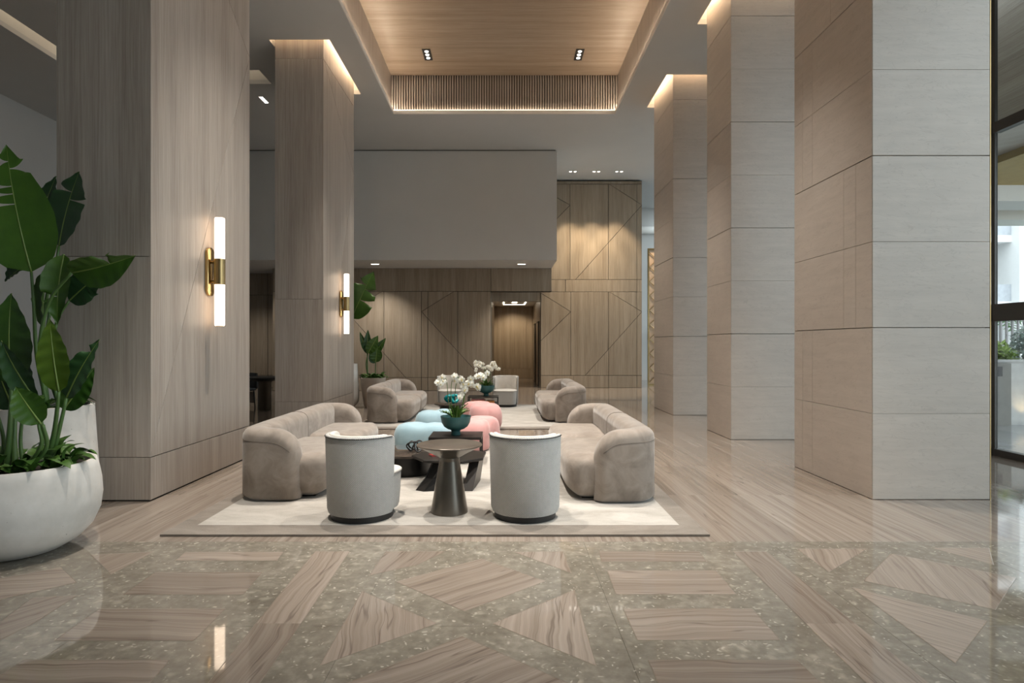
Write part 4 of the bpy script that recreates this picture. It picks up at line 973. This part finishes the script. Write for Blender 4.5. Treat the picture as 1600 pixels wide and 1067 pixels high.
blade(tp, LEAF, px(76, 420, 5.3), px(70, 520, 5.26), 0.10, (-0.5, -0.85, 0.1), 0.05, 0.5)
blade(tp, LEAFD, px(60, 360, 5.5), px(88, 275, 5.5), 0.13, (-0.1, -1, 0.1), 0.03, 0.15, (0.6,), ())
# plant in the bowl
bp = thing('bird_of_paradise', 'shorter banana-leaf plant with upright leaves in the bowl planter', 'plant', B1+Vector((0, 0, 0.595)))
sb = lambda dx, dy: B1+Vector((dx, dy, 0.59))
blade(bp, LEAF, px(18, 600, 4.42), px(18, 458, 4.42), 0.190, (0.1, -1, 0), 0.04, 0.18)
stalk(bp, [sb(-0.05, -0.02), px(16, 660, 4.40), px(18, 600, 4.42)], 0.022)
blade(bp, LEAFD, px(56, 625, 4.22), px(2, 532, 4.20), 0.085, (0.15, -1, -0.1), 0.05, 0.35)
stalk(bp, [sb(0.16, -0.10), px(66, 690, 4.28), px(62, 650, 4.24), px(54, 620, 4.22)], 0.016)
blade(bp, LEAFL, px(92, 612, 4.30), px(78, 497, 4.30), 0.112, (0.15, -1, 0.05), 0.03, 0.15)
stalk(bp, [sb(0.22, -0.02), px(84, 680, 4.36), px(92, 612, 4.30)], 0.022)
blade(bp, LEAFD, px(104, 622, 4.42), px(156, 530, 4.44), 0.105, (-0.15, -1, 0.1), 0.04, 0.22, (0.78,), (), 0.02)
stalk(bp, [sb(0.23, 0.02), px(88, 690, 4.42), px(104, 622, 4.42)], 0.020)
blade(bp, LEAF, px(99, 640, 4.50), px(148, 574, 4.52), 0.098, (0.35, -0.9, -0.2), 0.05, 0.35)
stalk(bp, [sb(0.24, 0.05), px(90, 690, 4.46), px(99, 640, 4.50)], 0.013, 0.008)
blade(bp, LEAF, px(64, 662, 4.14), px(24, 604, 4.12), 0.105, (0.2, -0.9, 0.35), 0.05, 0.25)
stalk(bp, [sb(0.14, -0.16), px(63, 700, 4.18), px(60, 662, 4.14)], 0.014, 0.009); stalk(bp, [sb(0.18, -0.14), px(72, 700, 4.22), px(67, 664, 4.16)], 0.016, 0.012)
blade(bp, LEAFD, px(22, 640, 4.55), px(-8, 560, 4.55), 0.14, (0.1, -1, 0.1), 0.04, 0.2)
stalk(bp, [sb(-0.12, 0.0), px(6, 690, 4.45), px(-6, 640, 4.42)], 0.016); stalk(bp, [sb(0.02, 0.05), px(32, 690, 4.5), px(36, 640, 4.5)], 0.014)
stalk(bp, [sb(0.00, 0.0), px(22, 680, 4.45), px(26, 610, 4.48)], 0.024)
blade(bp, LEAFD, px(36, 640, 4.5), px(44, 560, 4.52), 0.10, (0, -1, 0.1), 0.04, 0.2)

# trailing ground cover round the stems
hl = []
for v in range(3):
    m = MB(); n = 8; s = 0.05+0.012*v
    top_, bot_ = [], []
    for i in range(n+1):
        t_ = i/n; wd = s*0.62*math.sin(PI*min(1, t_*0.93+0.07))**0.7*(1-0.25*t_) if t_ < 1 else 0.0005
        c = (0, s*2.0*t_-s*0.25*(1 if i == 0 else 0), 0.03*s/0.05*math.sin(PI*t_)*0.8-0.02*t_*t_)
        top_.append([(c[0]-wd, c[1], c[2]+0.25*wd), c, (c[0]+wd, c[1], c[2]+0.25*wd)])
    m.loft(top_, False, False, False); hl.append(m.mesh('leaf', POTHOS, True))
def cover(loc, R_, n, label, seed, sc_=1.0, arc=None):
    t = thing('trailing_pothos', label, 'plant', loc, 0, 'ground cover in planters'); rd = random.Random(seed)
    for k in range(n):
        a = rd.uniform(0, 2*PI) if not arc else rd.uniform(*arc); r = R_*math.sqrt(rd.uniform(0.15, 1.0))
        o = link('leaf', hl[k % 3], t, (r*math.cos(a), r*math.sin(a), rd.uniform(0.0, 0.055)*sc_)); o.rotation_euler = (rd.uniform(0.05, 0.75), rd.uniform(-0.4, 0.4), a-PI/2+rd.uniform(-1.0, 1.0)); o.scale = (sc_*rd.uniform(0.8, 1.25),)*3
    for k in range(5):
        a = k*1.3; MB().tube([(0.05*math.cos(a), 0.05*math.sin(a), 0), (R_*0.5*math.cos(a), R_*0.5*math.sin(a), 0.025), (R_*0.95*math.cos(a+0.3), R_*0.95*math.sin(a+0.3), 0.02)], 0.004, 5).build('vine', STEM, t)
    return t
cv = cover(B1+Vector((0, 0, 0.600)), 0.40, 120, 'leafy pothos ground cover in the bowl planter', 11)
for (dx, dy, dz, rx, rz) in ((0.40, -0.06, 0.06, 0.9, -1.2), (0.34, -0.10, 0.07, 0.7, -0.6), (0.42, 0.0, 0.03, 0.3, -1.6), (0.30, 0.02, 0.08, 1.1, -0.3), (0.38, -0.14, 0.02, 0.2, -1.9), (0.28, -0.16, 0.05, 0.8, -1.4)):
    o = link('leaf', hl[2], cv, (dx, dy, dz), (rx, 0, rz)); o.scale = (1.15,)*3
cover(B2+Vector((0, 0, 0.935)), 0.30, 40, 'leafy pothos ground cover in the tall planter', 12)
cover(B3+Vector((0, 0, 0.675)), 0.25, 60, 'leafy pothos ground cover in the beige planter', 13)
# rear plants
rp = thing('bird_of_paradise', 'small upright banana-leaf plant in the beige planter', 'plant', B3+Vector((0, 0, 0.67)))
D3 = 14.3
for (bx, by, tx, ty, hw, mt, dd) in ((574, 552, 562, 518, 0.075, LEAFD, 0.1), (574, 553, 575, 515, 0.10, LEAFD, 0), (575, 552, 591, 524, 0.135, LEAF, -0.1), (584, 554, 603, 528, 0.10, LEAF, 0.1), (587, 566, 590, 540, 0.15, LEAF, -0.05), (587, 567, 577, 552, 0.10, LEAFD, 0.0)):
    blade(rp, mt, px(bx, by, D3+dd), px(tx, ty, D3+dd), hw, (0.1, -1, 0.1), 0.05, 0.25)
stalk(rp, [B3+Vector((-0.12, -0.03, 0.66)), px(574, 552, D3)], 0.020, 0.012); stalk(rp, [B3+Vector((0.06, -0.03, 0.66)), px(587, 566, D3)], 0.016, 0.010); stalk(rp, [B3+Vector((-0.10, 0.0, 0.66)), px(572, 570, D3), px(575, 553, D3)], 0.016, 0.010)
rq = thing('bird_of_paradise', 'large single leaf plant peeking past the far timber column', 'plant', B4+Vector((0, 0, 0.99)))
blade(rq, LEAF, px(549, 498, 14.2), px(584, 424, 14.2), 0.36, (0.1, -1, 0.1), 0.04, 0.12, (0.7,), (0.4, 0.62), 0.05); stalk(rq, [B4+Vector((0.1, 0, 0.98)), px(540, 540, 14.2), px(549, 498, 14.2)], 0.03, 0.016)
blade(rq, LEAFD, px(535, 500, 14.3), px(520, 430, 14.3), 0.30, (0.1, -1, 0.1), 0.04, 0.12)

# ------------------------------------------------------------------ orchid bowls
def bowl(loc, label, s=1.0):
    t = thing('footed_bowl', label, 'bowl', loc, 0, 'teal footed bowls')
    pr = [(0.058, 0.0), (0.060, 0.008), (0.055, 0.045), (0.060, 0.062), (0.105, 0.078), (0.150, 0.110), (0.178, 0.160), (0.190, 0.225), (0.192, 0.238), (0.186, 0.238), (0.178, 0.20), (0.15, 0.17)]
    MB().lathe([(r*s, z*s) for r, z in pr], 48, cap1=False).build('body', TEAL, t, 60)
    MB().lathe([(0.176*s, 0.195*s), (0.1*s, 0.21*s), (0.01*s, 0.215*s)], 32).build('moss', SOIL, t, True); return t
def flower_mesh(kind):
    m = MB()
    for k in range(5):
        a = PI/2+k*2*PI/5; w_ = 0.020 if k in (1, 4) else 0.014; l_ = 0.040
        c, s = math.cos(a), math.sin(a); b = len(m.v); pr = [(0.002, 0), (0.016, -0.7), (0.028, -1), (0.037, -0.6), (l_, 0), (0.037, 0.6), (0.028, 1), (0.016, 0.7)]
        for (r, q) in pr: m.v.append((c*r-s*q*w_, s*r+c*q*w_, 0.004*abs(q)-0.25*r*r/0.04+(0.002 if k in (1, 4) else 0)))
        m.f.append(tuple(range(b, b+8)))
    return m.mesh('flower', PETAL, True)
FL = flower_mesh(0); LP = MB().rbox(0, 0, 0.006, 0.006, 0.009, 0.006, 0.005, 2).mesh('lip', LIP, True)
def orchid(loc, label, s, sprays, seed, nleaf=11):
    t = thing('orchid_plant', label, 'orchid', loc, 0, 'white orchids in bowls'); rd = random.Random(seed)
    for k in range(nleaf):
        a = k*2.4+rd.uniform(-0.2, 0.2); l_ = rd.uniform(0.17, 0.25)*s; el = rd.uniform(0.25, 1.1)
        base = Vector((0.03*math.cos(a), 0.03*math.sin(a), 0)); tip = base+Vector((math.cos(a)*l_*math.cos(el), math.sin(a)*l_*math.cos(el), l_*math.sin(el)))
        blade(t, LEAF if k % 3 else POTHOS, base+t.location, tip+t.location, 0.038*s, (-math.cos(a)*0.5, -math.sin(a)*0.5, 1), 0.10, 0.3)
    for sp in sprays:
        pts = [Vector(p)*s for p in sp]; q = []
        ext = [pts[0]*2-pts[1]]+pts+[pts[-1]*2-pts[-2]]
        for i in range(1, len(ext)-2):
            for k in range(8):
                u = k/8; a, b, c, d = ext[i-1], ext[i], ext[i+1], ext[i+2]; q.append(0.5*((2*b)+(c-a)*u+(2*a-5*b+4*c-d)*u*u+(3*b-a-3*c+d)*u**3))
        q.append(pts[-1]); st = MB().tube(q, 0.0045*s, 6).build('stem', STEM, t, True)
        n = len(q); cnt = 8
        for k in range(cnt):
            i = int(n*0.56+(n*0.44-1)*k/(cnt-1)); p = q[min(i, n-1)]; off = Vector((rd.uniform(-0.03, 0.03), rd.uniform(-0.035, -0.005), rd.uniform(-0.035, 0.025)))*s
            o = link('flower', FL, t, p+off, (PI/2+rd.uniform(-0.35, 0.35), rd.uniform(-0.3, 0.3), rd.uniform(-0.6, 0.6))); o.scale = (s*rd.uniform(0.9, 1.15),)*3
            link('lip', LP, o, (0, -0.004, 0.002))
    return t
BL1 = Vector((-0.61, 7.65, ZR+0.336)); BL2 = Vector((-0.40, 13.35, ZR+0.336))
bowl(BL1, 'teal footed bowl of orchids on the nearer frame table'); bowl(BL2, 'teal footed bowl of orchids on the far frame table', 0.98)
orchid(BL1+Vector((0, 0, 0.212)), 'white orchid with arching sprays in the nearer teal bowl', 1.0,
       [[(-0.03, 0, 0), (-0.06, 0, 0.25), (-0.05, -0.02, 0.45), (-0.02, -0.04, 0.53), (0.07, -0.06, 0.48), (0.10, -0.08, 0.38)],
        [(-0.06, 0.02, 0), (-0.10, 0.02, 0.25), (-0.11, 0, 0.42), (-0.13, -0.02, 0.50), (-0.19, -0.04, 0.47), (-0.21, -0.05, 0.41)],
        [(0.0, 0, 0), (-0.01, 0, 0.22), (0.0, -0.02, 0.40), (0.03, -0.04, 0.46), (0.09, -0.06, 0.38), (0.09, -0.07, 0.27)],
        [(0.05, 0.02, 0), (0.10, 0.02, 0.22), (0.13, 0, 0.38), (0.18, -0.02, 0.47), (0.28, -0.04, 0.52), (0.37, -0.06, 0.56)],
        [(0.05, 0.0, 0), (0.09, 0.0, 0.2), (0.12, -0.02, 0.35), (0.15, -0.03, 0.43), (0.23, -0.05, 0.43), (0.29, -0.06, 0.36)]], 4)
orchid(BL2+Vector((0, 0, 0.207)), 'white orchid with arching sprays in the far teal bowl', 1.0,
       [[(0.02, 0, 0), (0.05, 0, 0.25), (0.06, -0.02, 0.40), (0.10, -0.03, 0.47), (0.16, -0.05, 0.52), (0.22, -0.06, 0.45)],
        [(-0.02, 0, 0), (-0.03, 0, 0.25), (-0.04, -0.02, 0.38), (-0.08, -0.03, 0.44), (-0.16, -0.05, 0.46), (-0.22, -0.06, 0.38)],
        [(0.0, 0, 0), (0.01, 0, 0.25), (-0.05, -0.02, 0.42), (-0.10, -0.03, 0.50), (-0.18, -0.05, 0.53), (-0.24, -0.06, 0.50)],
        [(0.05, 0, 0), (0.09, 0, 0.22), (0.11, -0.02, 0.36), (0.13, -0.03, 0.42), (0.2, -0.05, 0.46), (0.27, -0.06, 0.40)],
        [(0.0, 0, 0), (0.0, 0, 0.2), (-0.02, -0.02, 0.34), (0.02, -0.03, 0.41), (0.07, -0.05, 0.43), (0.10, -0.06, 0.40)]], 5)

# ------------------------------------------------------------------ dining corner glimpsed between the columns
t = thing('pedestal_dining_table', 'dark round pedestal table glimpsed between the timber columns', 'table', (-5.42, 13.75, 0))
MB().lathe([(0.14, 0), (0.15, 0.02), (0.145, 0.62), (0.17, 0.66)], 28).build('pedestal', GUNM, t, 40); MB().lathe([(0.17, 0.66), (0.42, 0.70), (0.50, 0.725), (0.50, 0.745), (0.49, 0.75)], 40).build('table_top', BLACKM, t, 40)
for (x, y, rz, lab) in ((-6.15, 14.3, -0.6, 'dark dining chair with tan back left of the pedestal table'), (-4.95, 14.7, 0.7, 'dark dining chair right of the pedestal table')):
    c = thing('dining_chair', lab, 'chair', (x, y, 0), rz, 'dark dining chairs')
    MB().rbox(0, 0, 0.43, 0.22, 0.22, 0.04, 0.03, 3).build('seat', BLACKM, c, True); MB().rbox(0, 0.23, 0.62, 0.22, 0.03, 0.19, 0.025, 3).build('backrest', BLACKM, c, True); MB().box(-0.18, 0.18, 0.19, 0.205, 0.1, 0.36).build('front_panel', TAN, c)
    for sx in (-1, 1):
        for sy in (-1, 1): MB().tube([(sx*0.19, sy*0.19, 0), (sx*0.17, sy*0.17, 0.41)], 0.014, 8).build('leg', BLACKM, c, True)
